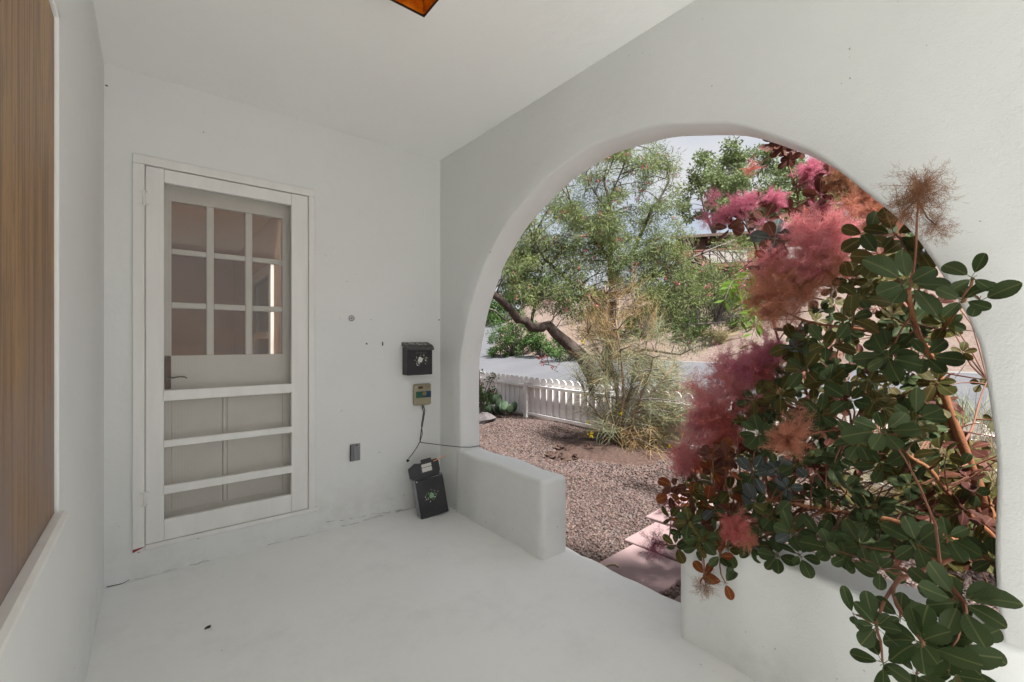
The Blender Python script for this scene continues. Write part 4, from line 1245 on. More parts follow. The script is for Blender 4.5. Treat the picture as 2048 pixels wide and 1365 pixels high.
for p in cen:
    if random.random() < .8:
        q, r = near_pt(sk, p)
        pts = curve_pts(q, p, .05, 5, wob=.10); b.tube(pts, [min(r * .5, .016), .011, .008, .006, .004], 4, cap=False)
        for k in range(2):
            e = p + Vector((random.gauss(0, .13), random.gauss(0, .13), random.gauss(0.02, .12)))
            b.tube([pts[-2], pts[-1].lerp(e, .5), e], [.006, .004, .0025], 3, cap=False)
part(b, 'twigs', MAT['bark_grey'], tw, kind='stuff')
cenA = np.array([tuple(p) for p in cen])
V, F_ = clump_leaves(cenA, rad_, 170, .085, .0115, droop=.25)
mi = np.repeat(rng.choice(2, len(cenA), p=[.6, .4]), 170)
o = link('crown', np_mesh('crown', V, F_, [MAT['willow_leaf'], MAT['willow_leaf2']], mi)); child(o, tw); o['kind'] = 'stuff'
sel = rng.choice(len(cenA), 260, replace=False)
V, F_ = clump_leaves(cenA[sel] + rng.normal(size=(260, 3)) * .12, rng.uniform(.015, .05, 260), 9, .045, .028)
o = link('blossoms', np_mesh('blossoms', V, F_, MAT['willow_pink'])); child(o, tw); o['kind'] = 'stuff'
# hanging reddish spray low on the trunk
b = MB(); s0 = at(1124, 700, 7.9)
b.tube([s0, at(1122, 722, 7.8), at(1114, 734, 7.7), at(1098, 730, 7.7), at(1086, 728, 7.65)], .009, 5, cap=False)
b.tube([at(1114, 734, 7.7), at(1108, 741, 7.7), at(1116, 744, 7.7)], .007, 5, cap=False); b.tube([at(1098, 730, 7.7), at(1094, 716, 7.7)], .006, 5, cap=False)
part(b, 'spray_stem', MAT['bark'], tw)
c_ = np.array([tuple(at(*q)) for q in ((1080, 715, 7.65), (1086, 722, 7.65), (1090, 714, 7.65), (1084, 728, 7.65), (1105, 738, 7.7), (1076, 716, 7.65))])
V, F_ = clump_leaves(c_, np.full(len(c_), .03), 12, .03, .022); o = link('red_petals', np_mesh('red_petals', V, F_, MAT['red_bloom'])); child(o, tw); o['kind'] = 'stuff'

# ------------------------------------------------------------------ broom shrub in the yard
def broom(name, base, label, fans, dryfans, stems, cat='shrub'):
    t = thing(name, base, label, cat)
    for pts, r0 in stems:
        b = MB(); b.tube(pts, [r0 * (1 - .7 * i / (len(pts) - 1)) for i in range(len(pts))], 7); part(b, 'stem', MAT['bark_brown'], t, True)
    return t
def fan_strands(origins, targets, n, spread, w, droop, out_v, out_f, seg=3, jitter=.05):
    """thin curved ribbons from origin towards target"""
    k0 = sum(len(v) for v in out_v)
    o = np.asarray(origins)[rng.integers(0, len(origins), n)] + rng.normal(size=(n, 3)) * jitter
    t_ = np.asarray(targets)[rng.integers(0, len(targets), n)] + rng.normal(size=(n, 3)) * spread
    dv = t_ - o; L = np.linalg.norm(dv, axis=1)
    sd = np.cross(dv, rng.normal(size=(n, 3))); sd /= np.linalg.norm(sd, axis=1, keepdims=True) + 1e-9
    bow = rng.normal(size=(n, 3)) * .10 * L[:, None]
    P_ = []
    for i in range(seg + 1):
        s_ = i / seg; c = o + dv * s_ + bow * math.sin(PI * s_); c[:, 2] += L * .12 * math.sin(PI * s_) - droop * s_ * s_ * L
        wd = w * (1 - .7 * s_)
        P_.append(c + sd * wd); P_.append(c - sd * wd)
    V = np.stack(P_, 1); m = 2 * (seg + 1)
    F = np.concatenate([(np.arange(n) * m)[:, None] + np.array([2 * i, 2 * i + 1, 2 * i + 3, 2 * i + 2])[None] for i in range(seg)])
    out_v.append(V.reshape(-1, 3)); out_f.append(F + k0)
bc = on_ground(1240, 893); B0 = bc
st = [([B0, at(1246, 830, 6.1), at(1262, 780, 6.1), at(1272, 720, 6.0), at(1285, 660, 6.0)], .035), ([B0 + Vector((.05, .1, 0)), at(1240, 820, 6.15), at(1225, 740, 6.2), at(1215, 640, 6.2), at(1210, 570, 6.2)], .028),
      ([B0, at(1215, 850, 6.05), at(1180, 810, 6.0), at(1168, 790, 6.0)], .018), ([B0, at(1260, 840, 6.0), at(1300, 790, 5.9), at(1340, 740, 5.8)], .022), ([B0, at(1232, 850, 6.0), at(1236, 760, 5.9), at(1195, 700, 5.9), at(1170, 655, 5.9)], .02),
      ([B0, at(1270, 850, 6.1), at(1320, 820, 6.0), at(1370, 800, 6.0)], .018), ([B0, at(1225, 860, 5.9), at(1205, 820, 5.8), at(1172, 770, 5.8)], .012),
      ([B0 + Vector((-.08, .05, 0)), at(1238, 850, 5.8), at(1248, 790, 5.75), at(1243, 720, 5.7), at(1232, 640, 5.7)], .026), ([B0 + Vector((-.05, -.08, 0)), at(1262, 850, 5.75), at(1280, 800, 5.7), at(1302, 740, 5.6), at(1310, 690, 5.6)], .020), ([B0 + Vector((-.1, 0, 0)), at(1228, 850, 5.7), at(1212, 790, 5.65), at(1205, 730, 5.6)], .016)]
tb = broom('broom_shrub', (B0.x, B0.y, GZ), 'tall wispy grey-green broom shrub with orange dry twigs on the gravel', None, None, st)
def brush(ends, dirs, n_each, length, spread, w, droop, out_v, out_f, seg=3):
    """tufts of thin curved strands, one brush per branch end"""
    E = np.repeat(np.asarray(ends, dtype=float), n_each, axis=0); D = np.repeat(np.asarray(dirs, dtype=float), n_each, axis=0); n = len(E)
    E = E - D * rng.uniform(0, .25, (n, 1)) + rng.normal(size=(n, 3)) * .025
    dv = D + rng.normal(size=(n, 3)) * spread; dv /= np.linalg.norm(dv, axis=1, keepdims=True)
    L = length * rng.uniform(.35, 1.15, n)[:, None]; sd = np.cross(dv, rng.normal(size=(n, 3))); sd /= np.linalg.norm(sd, axis=1, keepdims=True) + 1e-9
    bow = rng.normal(size=(n, 3)) * .12 * L; P_ = []; k0 = sum(len(v) for v in out_v)
    for i in range(seg + 1):
        s_ = i / seg; c = E + dv * L * s_ + bow * math.sin(PI * s_); c[:, 2] -= droop * (L[:, 0]) * s_ * s_; c[:, 2] = np.maximum(c[:, 2], GZ + .01)
        P_ += [c + sd * w * (1 - .65 * s_), c - sd * w * (1 - .65 * s_)]
    m = 2 * (seg + 1)
    out_v.append(np.stack(P_, 1).reshape(-1, 3)); out_f.append(np.concatenate([(np.arange(n) * m)[:, None] + np.array([2 * i, 2 * i + 1, 2 * i + 3, 2 * i + 2])[None] for i in range(seg)]) + k0)
skb = dense_skeleton([(p_, [r_] * len(p_)) for p_, r_ in st])
def tufts(zs, up):
    en, di = [], []
    bt = MB()
    for (cx_, cy_, sx_, sy_, n_) in zs:
        for i in range(n_):
            a = random.uniform(0, 2 * PI); q = math.sqrt(random.random())
            p = at(cx_ + sx_ * q * math.cos(a), cy_ + sy_ * q * math.sin(a), 6.02 + random.gauss(0, .28))
            if p.z < GZ + .05: p.z = GZ + .05
            nq, r_ = near_pt(skb, p, True); bt.tube(curve_pts(nq, p, .04, 5, wob=.07), [.010, .008, .006, .005, .003], 4, cap=False)
            dv = (p - nq); dv = dv.normalized() if dv.length > .02 else Vector((0, 0, 1)); dv = (dv * .8 + Vector((0, 0, up)) + Vector((random.gauss(0, .2), random.gauss(0, .2), 0))).normalized()
            en.append(tuple(p)); di.append(tuple(dv))
    part(bt, 'branchlets', MAT['bark_grey'], tb, kind='stuff')
    return en, di
vs_, fs_ = [], []
en, di = tufts([(1200, 780, 45, 60, 24), (1195, 845, 35, 30, 8), (1250, 820, 40, 50, 12), (1310, 800, 55, 55, 44), (1330, 850, 45, 35, 34), (1285, 860, 40, 30, 12), (1250, 740, 50, 40, 26), (1320, 740, 45, 35, 26), (1215, 700, 45, 40, 20), (1375, 800, 25, 35, 14), (1300, 680, 45, 40, 14), (1180, 740, 30, 40, 12)], .25)
brush(en, di, 38, .40, .42, .0018, .12, vs_, fs_)
F_ = np.concatenate(fs_)
o = link('green_twigs', np_mesh('green_twigs', np.concatenate(vs_), F_, [MAT['broom_green'], MAT['broom_dry']], (rng.random(len(F_)) < .25).astype(np.int32))); child(o, tb); o['kind'] = 'stuff'
vs_, fs_ = [], []
en, di = tufts([(1215, 620, 45, 45, 22), (1250, 600, 35, 45, 12), (1180, 660, 45, 20, 12), (1230, 680, 45, 30, 12), (1290, 640, 30, 40, 7)], .7)
brush(en, di, 22, .36, .34, .0020, .0, vs_, fs_)
en, di = tufts([(1250, 885, 35, 22, 14), (1300, 890, 40, 20, 14), (1330, 870, 35, 25, 9)], .1)
brush(en, di, 34, .28, .45, .0024, .35, vs_, fs_)
o = link('dry_twigs', np_mesh('dry_twigs', np.concatenate(vs_), np.concatenate(fs_), MAT['broom_dry'])); child(o, tb); o['kind'] = 'stuff'
c_ = np.array([tuple(at(*q)) for q in ((1240, 828, 5.7), (1177, 845, 5.8), (1180, 873, 5.7), (1341, 893, 5.6), (1364, 870, 5.7), (1165, 683, 5.8), (1183, 868, 5.7))])
V, F_ = clump_leaves(c_, np.full(len(c_), .02), 12, .03, .024); o = link('yellow_flowers', np_mesh('yellow_flowers', V, F_, MAT['yellow'])); child(o, tb); o['kind'] = 'stuff'

# straw-coloured brooms right behind the smoke bush
for i, (px, py, d, lab_) in enumerate(((1965, 900, 2.9, 'dry straw-coloured broom clump behind the orange stems'), (1935, 870, 4.4, 'yellow-green broom clump near the fence behind the bush stems'))):
    base = at(px, 1000, d); base.z = GZ
    t = thing('dry_broom', base, lab_, 'shrub')
    vs_, fs_ = [], []
    tg = [tuple(base + Vector((random.gauss(0, .45), random.gauss(0, .4), random.uniform(.3, 1.15)))) for k in range(26)]
    fan_strands([tuple(base)], tg, 2200 if i == 0 else 1500, .08, .0028, .15, vs_, fs_, jitter=.06)
    o = link('stalks', np_mesh('stalks', np.concatenate(vs_), np.concatenate(fs_), MAT['straw'] if i == 0 else MAT['broom_green'])); child(o, t); o['kind'] = 'stuff'

# ------------------------------------------------------------------ prickly pear left
pb = on_ground(975, 828)
t = thing('prickly_pear', (pb.x, pb.y, GZ), 'low prickly pear cactus with round green pads beside the arch edge', 'cactus')
def pad_mesh(r):
    b = MB(); n, m = 12, 5; vs = []
    for i in range(m + 1):
        ph = PI * i / m
        for k in range(n):
            th = 2 * PI * k / n; q = math.sin(ph)
            vs.append((.18 * r * math.cos(ph), r * .8 * q * math.cos(th), r + r * q * math.sin(th)))
    b.add(vs, [(i * n + k, i * n + (k + 1) % n, (i + 1) * n + (k + 1) % n, (i + 1) * n + k) for i in range(m) for k in range(n)])
    return b.mesh('pad', MAT['cactus'], True)
pdm = pad_mesh(.105)
for i in range(34):
    o = link('pad', pdm, t)
    dy = random.gauss(0, .26); o.location = (random.gauss(0, .16), dy, random.choice((0, .02, .14, .2, .3)) * (1 if abs(dy) < .3 else .5)); o.rotation_euler = (random.uniform(-.7, .7), random.uniform(-.5, .5), random.uniform(0, 6)); s_ = random.uniform(.7, 1.15); o.scale = (s_, s_, s_)
rb = at(962, 790, 8.2); rb.z = GZ
t = thing('rose_shrub', rb, 'small dark leggy shrub with reddish blooms at the arch edge by the fence', 'shrub')
b = MB(); cs = []
for k in range(9):
    e = rb + Vector((random.gauss(0, .12), random.gauss(0, .16), random.uniform(.45, .85))); b.tube(curve_pts(rb, e, .0, 5, wob=.08), .006, 4, cap=False); cs.append(tuple(e)); cs.append(tuple(rb.lerp(e, .6)))
part(b, 'stems', MAT['bark'], t)
V, F_ = clump_leaves(np.array(cs), np.full(len(cs), .09), 40, .04, .025); o = link('leaves', np_mesh('leaves', V, F_, MAT['hedge_leaf'])); child(o, t); o['kind'] = 'stuff'
V, F_ = clump_leaves(np.array(cs[::2]), np.full(len(cs[::2]), .05), 8, .03, .03); o = link('blooms', np_mesh('blooms', V, F_, MAT['red_bloom'])); child(o, t); o['kind'] = 'stuff'

# ------------------------------------------------------------------ bushes on the bank
def bush(px, py, d, w, h, n, mat_, label, leafL=.12, name='bush', leafW=.05, per=70, cat='bush'):
    c = at(px, py, d); gz = height(c.x, c.y)
    t = thing(name, (c.x, c.y, gz), label, cat)
    cs = []; b = MB()
    for i in range(n):
        a = random.uniform(0, 2 * PI); q = math.sqrt(random.random()); s_ = random.random()
        p = Vector((c.x + w * q * math.cos(a), c.y + w * q * math.sin(a), gz + h * (.12 + .85 * s_) * (1 - .35 * q)))
        cs.append(tuple(p)); b.tube(curve_pts((c.x, c.y, gz - .1), p, .02, 4, wob=.06), [.03, .02, .012, .006], 4, cap=False)
    part(b, 'branches', MAT['bark_grey'], t)
    V, F_ = clump_leaves(np.array(cs), rng.uniform(.12, .24, n) * max(1, w / 1.1), per, leafL, leafW)
    o = link('foliage', np_mesh('foliage', V, F_, mat_)); child(o, t); o['kind'] = 'stuff'
    return t
bush(1388, 690, 17.0, .62, 1.0, 34, MAT['bright_leaf'], 'bright green rounded bush on the bank behind the broom', .13)
bush(1030, 665, 21.5, 1.3, 2.5, 60, MAT['hedge_leaf'], 'light green leafy bush at the left tip of the bank', .16, leafW=.04)
bush(1000, 690, 21.8, .6, .55, 16, MAT['hedge_leaf'], 'low olive shrub at the very tip of the bank beside the side road', .10)
bush(1085, 665, 20.0, .9, 1.4, 30, MAT['hedge_leaf'], 'green bush on the bank behind the leaning trunk', .14)
bush(1130, 690, 17.6, .7, .7, 20, MAT['hedge_leaf'], 'small green shrub on the bank just right of the leaning trunk', .12)
bush(1320, 670, 18.5, .9, 1.2, 28, MAT['hedge_leaf'], 'olive green bush on the bank left of the bright green one', .14)
bush(1240, 680, 19.0, .9, 1.3, 24, MAT['hedge_leaf'], 'green bush on the bank directly behind the dry broom twigs', .14)
bush(1500, 600, 21.0, 1.1, 1.6, 36, MAT['hedge_leaf'], 'green bush below the far house balcony', .15)
bush(1590, 640, 19.5, 1.2, 1.5, 30, MAT['hedge_leaf'], 'green bush on the bank right of the far house', .15)
bush(1180, 640, 24.5, 1.4, 1.9, 36, MAT['hedge_leaf'], 'tall green bush high on the bank behind the willow trunk', .16)
bush(1430, 620, 22.0, 1.2, 1.1, 34, MAT['far_leaf'], 'pale green bush in front of the far house terrace', .15)
bush(1330, 610, 24.0, 1.4, 1.2, 36, MAT['far_leaf'], 'pale green bush at the left corner of the far house', .16)
for i, (px, d, w, h) in enumerate(((960, 37, 2.6, 2.6), (1000, 39, 2.8, 2.8), (905, 38, 3, 3.0), (1045, 38, 2.6, 3.2))):
    bush(px, 650, d, w, h, 46, MAT['hedge_leaf'], ('dark green hedge bush beyond the side road, left edge of the arch view', 'dark green hedge bush beyond the side road above the leaning trunk tip', 'hedge bush beyond the side road just behind the arch jamb', 'taller hedge bush beyond the side road behind the willow leaves')[i], .22, leafW=.12, per=70)
# bare weeds on the bank
for i, (px, py, d) in enumerate(((1470, 690, 16.5), (1440, 700, 15.5))):
    c = at(px, py, d); gz = height(c.x, c.y); t = thing('dry_weed', (c.x, c.y, gz), ('dry tan weed tuft on the pale bank right of the bright bush', 'dry tan weed tuft at the road edge right of the bright bush', 'dry weed tuft on the bank below the leaning trunk', 'dry weed tuft on the bank behind the broom shrub')[i], 'weed')
    vs_, fs_ = [], []
    fan_strands([(c.x, c.y, gz)], [tuple(Vector((c.x, c.y, gz)) + Vector((random.gauss(0, .35), random.gauss(0, .35), random.uniform(.2, .6)))) for k in range(14)], 420, .08, .007, .1, vs_, fs_)
    o = link('stalks', np_mesh('stalks', np.concatenate(vs_), np.concatenate(fs_), MAT['straw'])); child(o, t); o['kind'] = 'stuff'


# ------------------------------------------------------------------ far trees behind the hill
def far_tree(px, d, ytop, ybase_z, w, label, n=70, seed=1, leafL=.34, mat_=None):
    random.seed(seed)
    c = at(px, 600, d); gz = height(c.x, c.y); topz = CAMH - (ytop - 682.5) / FPX * d
    t = thing('far_tree', (c.x, c.y, gz), label, 'tree')
    H = topz - gz; b = MB(); base = Vector((c.x, c.y, gz - .2)); fork = base + Vector((0, 0, H * .42))
    b.tube([base, base.lerp(fork, .5) + Vector((.15, .1, 0)), fork], [.28, .22, .18], 8); part(b, 'trunk', MAT['bark_grey'], t, True)
    lb = []
    b = MB()
    for k in range(7):
        a = k * 2 * PI / 7 + random.uniform(-.3, .3); e = fork + Vector((math.cos(a) * w * random.uniform(.45, .8), math.sin(a) * w * random.uniform(.45, .8), H * random.uniform(.22, .48)))
        pts = curve_pts(fork, e, .08, 6, wob=.08); rr = [.13, .10, .08, .06, .045, .03]; b.tube(pts, rr, 5, cap=False); lb.append((pts, rr))
    sk2 = dense_skeleton(lb); cs = []
    for i in range(n):
        a = random.uniform(0, 2 * PI); q = random.random() ** .45; ph = random.uniform(-.35, 1)
        p = Vector((c.x + w * q * math.cos(a) * math.sqrt(max(.1, 1 - ph * ph * .7)), c.y + w * q * math.sin(a) * math.sqrt(max(.1, 1 - ph * ph * .7)), gz + H * .66 + H * .33 * ph))
        cs.append(tuple(p)); qq, r = near_pt(sk2, p); b.tube(curve_pts(qq, p, .03, 4, wob=.1), [.03, .025, .018, .01], 4, cap=False)
    part(b, 'limbs', MAT['bark_grey'], t)
    V, F_ = clump_leaves(np.array(cs), rng.uniform(.35, .8, n), 150, leafL, leafL * .45)
    o = link('crown', np_mesh('crown', V, F_, mat_ or MAT['far_leaf'])); child(o, t); o['kind'] = 'stuff'
far_tree(1428, 34, 300, 0, 2.5, 'tall pale green tree behind the far house roof, left of the dark leaf tuft', 48, 3, .26)
far_tree(1500, 40, 296, 0, 3.3, 'pale green tree behind the pink plumes in the middle of the arch top', 60, 4, .28)
far_tree(1600, 33, 330, 0, 3.0, 'pale green tree right of the thin dark stem near the arch crown', 64, 5, .26)
far_tree(1715, 36, 320, 0, 3.4, 'pale green tree at the right behind the orange plumes', 60, 6, .28)
far_tree(1850, 34, 420, 0, 3.4, 'far green tree behind the smoke bush leaves', 50, 7, .28)
random.seed(23)

# ------------------------------------------------------------------ far house
hc = at(1500, 560, 27); 
ht = thing('hill_house', (hc.x, hc.y, height(hc.x, hc.y)), 'brown roofed hillside house with red and white balcony above the bank', 'house')
ux = Vector((.55, -.835, 0)).normalized(); uy = Vector((.835, .55, 0)).normalized()
def hbox(a0, a1, b0, b1, z0, z1, name, m, parent=None, skew=0):
    b = MB(); c = []
    for z in (z0, z1):
        for (a, q) in ((a0, b0), (a1, b0), (a1, b1), (a0, b1)):
            p = Vector((hc.x, hc.y, 0)) + ux * a + uy * q; c.append((p.x, p.y, z + skew * a))
    b.add(c, [(3, 2, 1, 0), (4, 5, 6, 7), (0, 1, 5, 4), (1, 2, 6, 5), (2, 3, 7, 6), (3, 0, 4, 7)])
    if parent is None: return part(b, name, m, ht)
    return sub2(b, name, m, parent)
def sub2(b, name, m, parent):
    o = b.build(name, m); o.parent = parent
    o.matrix_parent_inverse = (parent.matrix_parent_inverse.inverted() @ Matrix.Identity(4)) if False else Matrix.Identity(4)
    return o
ZB = CAMH + (682.5 - 505) / FPX * 27
wall_o = hbox(-3.6, 7.0, .2, 6, ZB - 2.8, ZB + 1.05, 'wall', MAT['far_wall'])
for (a, w_) in ((-2.4, 1.2), (-.2, 1.2), (2.0, 1.4), (4.6, 1.4)):
    fr = hbox(a - .08, a + w_ + .08, .13, .199, ZB - .35, ZB + .72, 'window', MAT['far_dark'])
    hbox(a, a + w_, .10, .129, ZB - .27, ZB + .64, 'pane', MAT['far_glass'], fr)
# low pitched roof, eave to us
b = MB(); c = []
for (a, q, z) in ((-4.6, -1.3, 1.02), (8, -1.3, 1.02), (8, 3.2, 1.95), (-4.0, 3.2, 1.95), (-4.6, 7, 1.02), (8, 7, 1.02)):
    p = Vector((hc.x, hc.y, 0)) + ux * a + uy * q; c.append((p.x, p.y, ZB + z)); 
c2 = [(x, y, z - .16) for (x, y, z) in c]
b.add(c + c2, [(0, 1, 2, 3), (3, 2, 5, 4), (6, 9, 8, 7), (0, 6, 7, 1), (0, 3, 9, 6), (3, 4, 10, 9), (9, 10, 11, 8)])
part(b, 'roof', MAT['roof'], ht)
for k in range(14):
    hbox(-4.3 + k * .9, -4.2 + k * .9, -1.28, .19, ZB + .74, ZB + .85, 'rafter', MAT['far_dark'])
hbox(-4.0, 7.2, -1.6, .18, ZB - 1.05, ZB - .85, 'balcony_deck', MAT['far_red'])
hbox(-4.0, 7.2, -1.62, -1.56, ZB - .05, ZB + .02, 'handrail', MAT['far_red'])
for k in range(28):
    a = -4.0 + k * .4; hbox(a, a + .36, -1.60, -1.57, ZB - .80, ZB - .08, 'balcony_board', MAT['far_red'] if (k // 3) % 3 == 0 else MAT['far_white'])
for a in (-3.9, -1.2, 1.5, 4.2, 6.9):
    hbox(a, a + .14, -1.52, -1.38, ZB - 3.4, ZB - 1.051, 'post', MAT['far_red']); hbox(a, a + .14, -1.52, -1.38, ZB - .84, ZB + .9, 'post', MAT['far_dark'])

# ------------------------------------------------------------------ the smoke bush
SBASE = Vector((2.38, -.04, GZ))
sb = thing('smoke_bush', SBASE, 'large smoke bush with oval dark leaves, orange stems and fuzzy pink plumes filling the arch', 'smoke bush')
def leaf_mesh(kind, variant):
    r_ = random.Random(variant * 7 + 1)
    us = [0, .08, .2, .35, .52, .68, .82, .92, .98, 1.0]; ws = [.012, .12, .22, .31, .365, .375, .33, .23, .12, .02]
    wsc = r_.uniform(.82, 1.0); fold = r_.uniform(.02, .34); bend = r_.uniform(-.14, .40); wv = r_.uniform(0, 6)
    pet = r_.uniform(.32, .46)
    rows = []
    for i, (u, w) in enumerate(zip(us, ws)):
        w *= wsc; x = pet + u
        zc = -bend * u * u
        row = []
        for j, s_ in enumerate((-1, -.5, 0, .5, 1)):
            z = zc + abs(s_) * w * fold + .014 * math.sin(wv + u * 9 + s_ * 2) * abs(s_)
            row.append((x - .02 * abs(s_) * 0, s_ * w, z))
        rows.append(row)
    verts, faces, uvs = [], [], []
    for row in rows: verts += row
    for i in range(len(us) - 1):
        for j in range(4):
            f = (i * 5 + j, (i + 1) * 5 + j, (i + 1) * 5 + j + 1, i * 5 + j + 1)
            faces.append(f)
            for q in f:
                ii, jj = divmod(q, 5); y = verts[q][1]
                uvs.append((us[ii], .5 + y))
    # petiole and raised midrib: thin prism
    b0 = len(verts)
    pr = [(0, .016, 0), (pet, .013, .0), (pet + .4, .008, -bend * .16), (pet + .85, .003, -bend * .72)]
    for (x, r, z) in pr:
        verts += [(x, -r, z + .002), (x, r, z + .002), (x, 0, z + .002 + r * .9)]
    for i in range(3):
        for k in range(3):
            a, c = b0 + i * 3 + k, b0 + i * 3 + (k + 1) % 3
            faces.append((a, c, c + 3, a + 3)); uvs += [(.5, .5)] * 4
    me = np_mesh('leaf', np.array(verts), np.array(faces), LEAFM[kind], smooth=True, uv=np.array(uvs))
    return me, np.array(verts), np.array(faces), np.array(uvs)
LEAFS = {k: [leaf_mesh(k, v) for v in range(9)] for k in LEAFM}
KI = {k: i for i, k in enumerate(LEAFM)}
leaves = []   # (matrix, kind, variant, priority)
def rosette(c, axis, n, L, kind, flat=.25, pri=0, spread=2 * PI, start=None, upsweep=0.0):
    axis = axis.normalized()
    ref = Vector((0, 0, 1)) if abs(axis.z) < .9 else Vector((1, 0, 0))
    e1 = axis.cross(ref).normalized(); e2 = axis.cross(e1)
    a0 = random.uniform(0, 2 * PI) if start is None else start
    for i in range(n):
        a = a0 + spread * i / n + random.uniform(-.25, .25)
        el = flat + random.uniform(-.22, .32)
        radl = e1 * math.cos(a) + e2 * math.sin(a)
        xd = (radl * math.cos(el) + axis * math.sin(el) + Vector((0, 0, upsweep))).normalized()
        nz = (axis + Vector((random.gauss(0, .26), random.gauss(0, .26), random.gauss(0, .26))))
        nz = (nz - xd * nz.dot(xd)).normalized()
        yd = nz.cross(xd)
        s_ = L * (.90 if pri < 0 else .92) * random.uniform(.78, 1.12) * (1 if i % 3 else .85)
        m = Matrix(((xd.x, yd.x, nz.x, 0), (xd.y, yd.y, nz.y, 0), (xd.z, yd.z, nz.z, 0), (0, 0, 0, 1)))
        m = Matrix.Translation(c + xd * (-.01) + axis * random.uniform(-.01, .01)) @ m @ Matrix.Scale(s_, 4)
        kd = kind if not isinstance(kind, (list, tuple)) else random.choice(kind)
        leaves.append((m, kd, random.randrange(9), pri + (c - Vector((0, 0, CAMH))).length))
CAMP = Vector((0, 0, CAMH))
tips = []
def R(px, py, d, n, lpx, kind, **k):
    """rosette whose blades measure lpx photo pixels"""
    c = at(px, py, d); L = lpx / FPX * d
    ax = (CAMP - c).normalized() + Vector((random.gauss(0, .22), random.gauss(0, .22), .30 + random.gauss(0, .15)))
    rosette(c, ax, n, L, kind, pri=-5, **k); tips.append((c, L))
G = 'green'
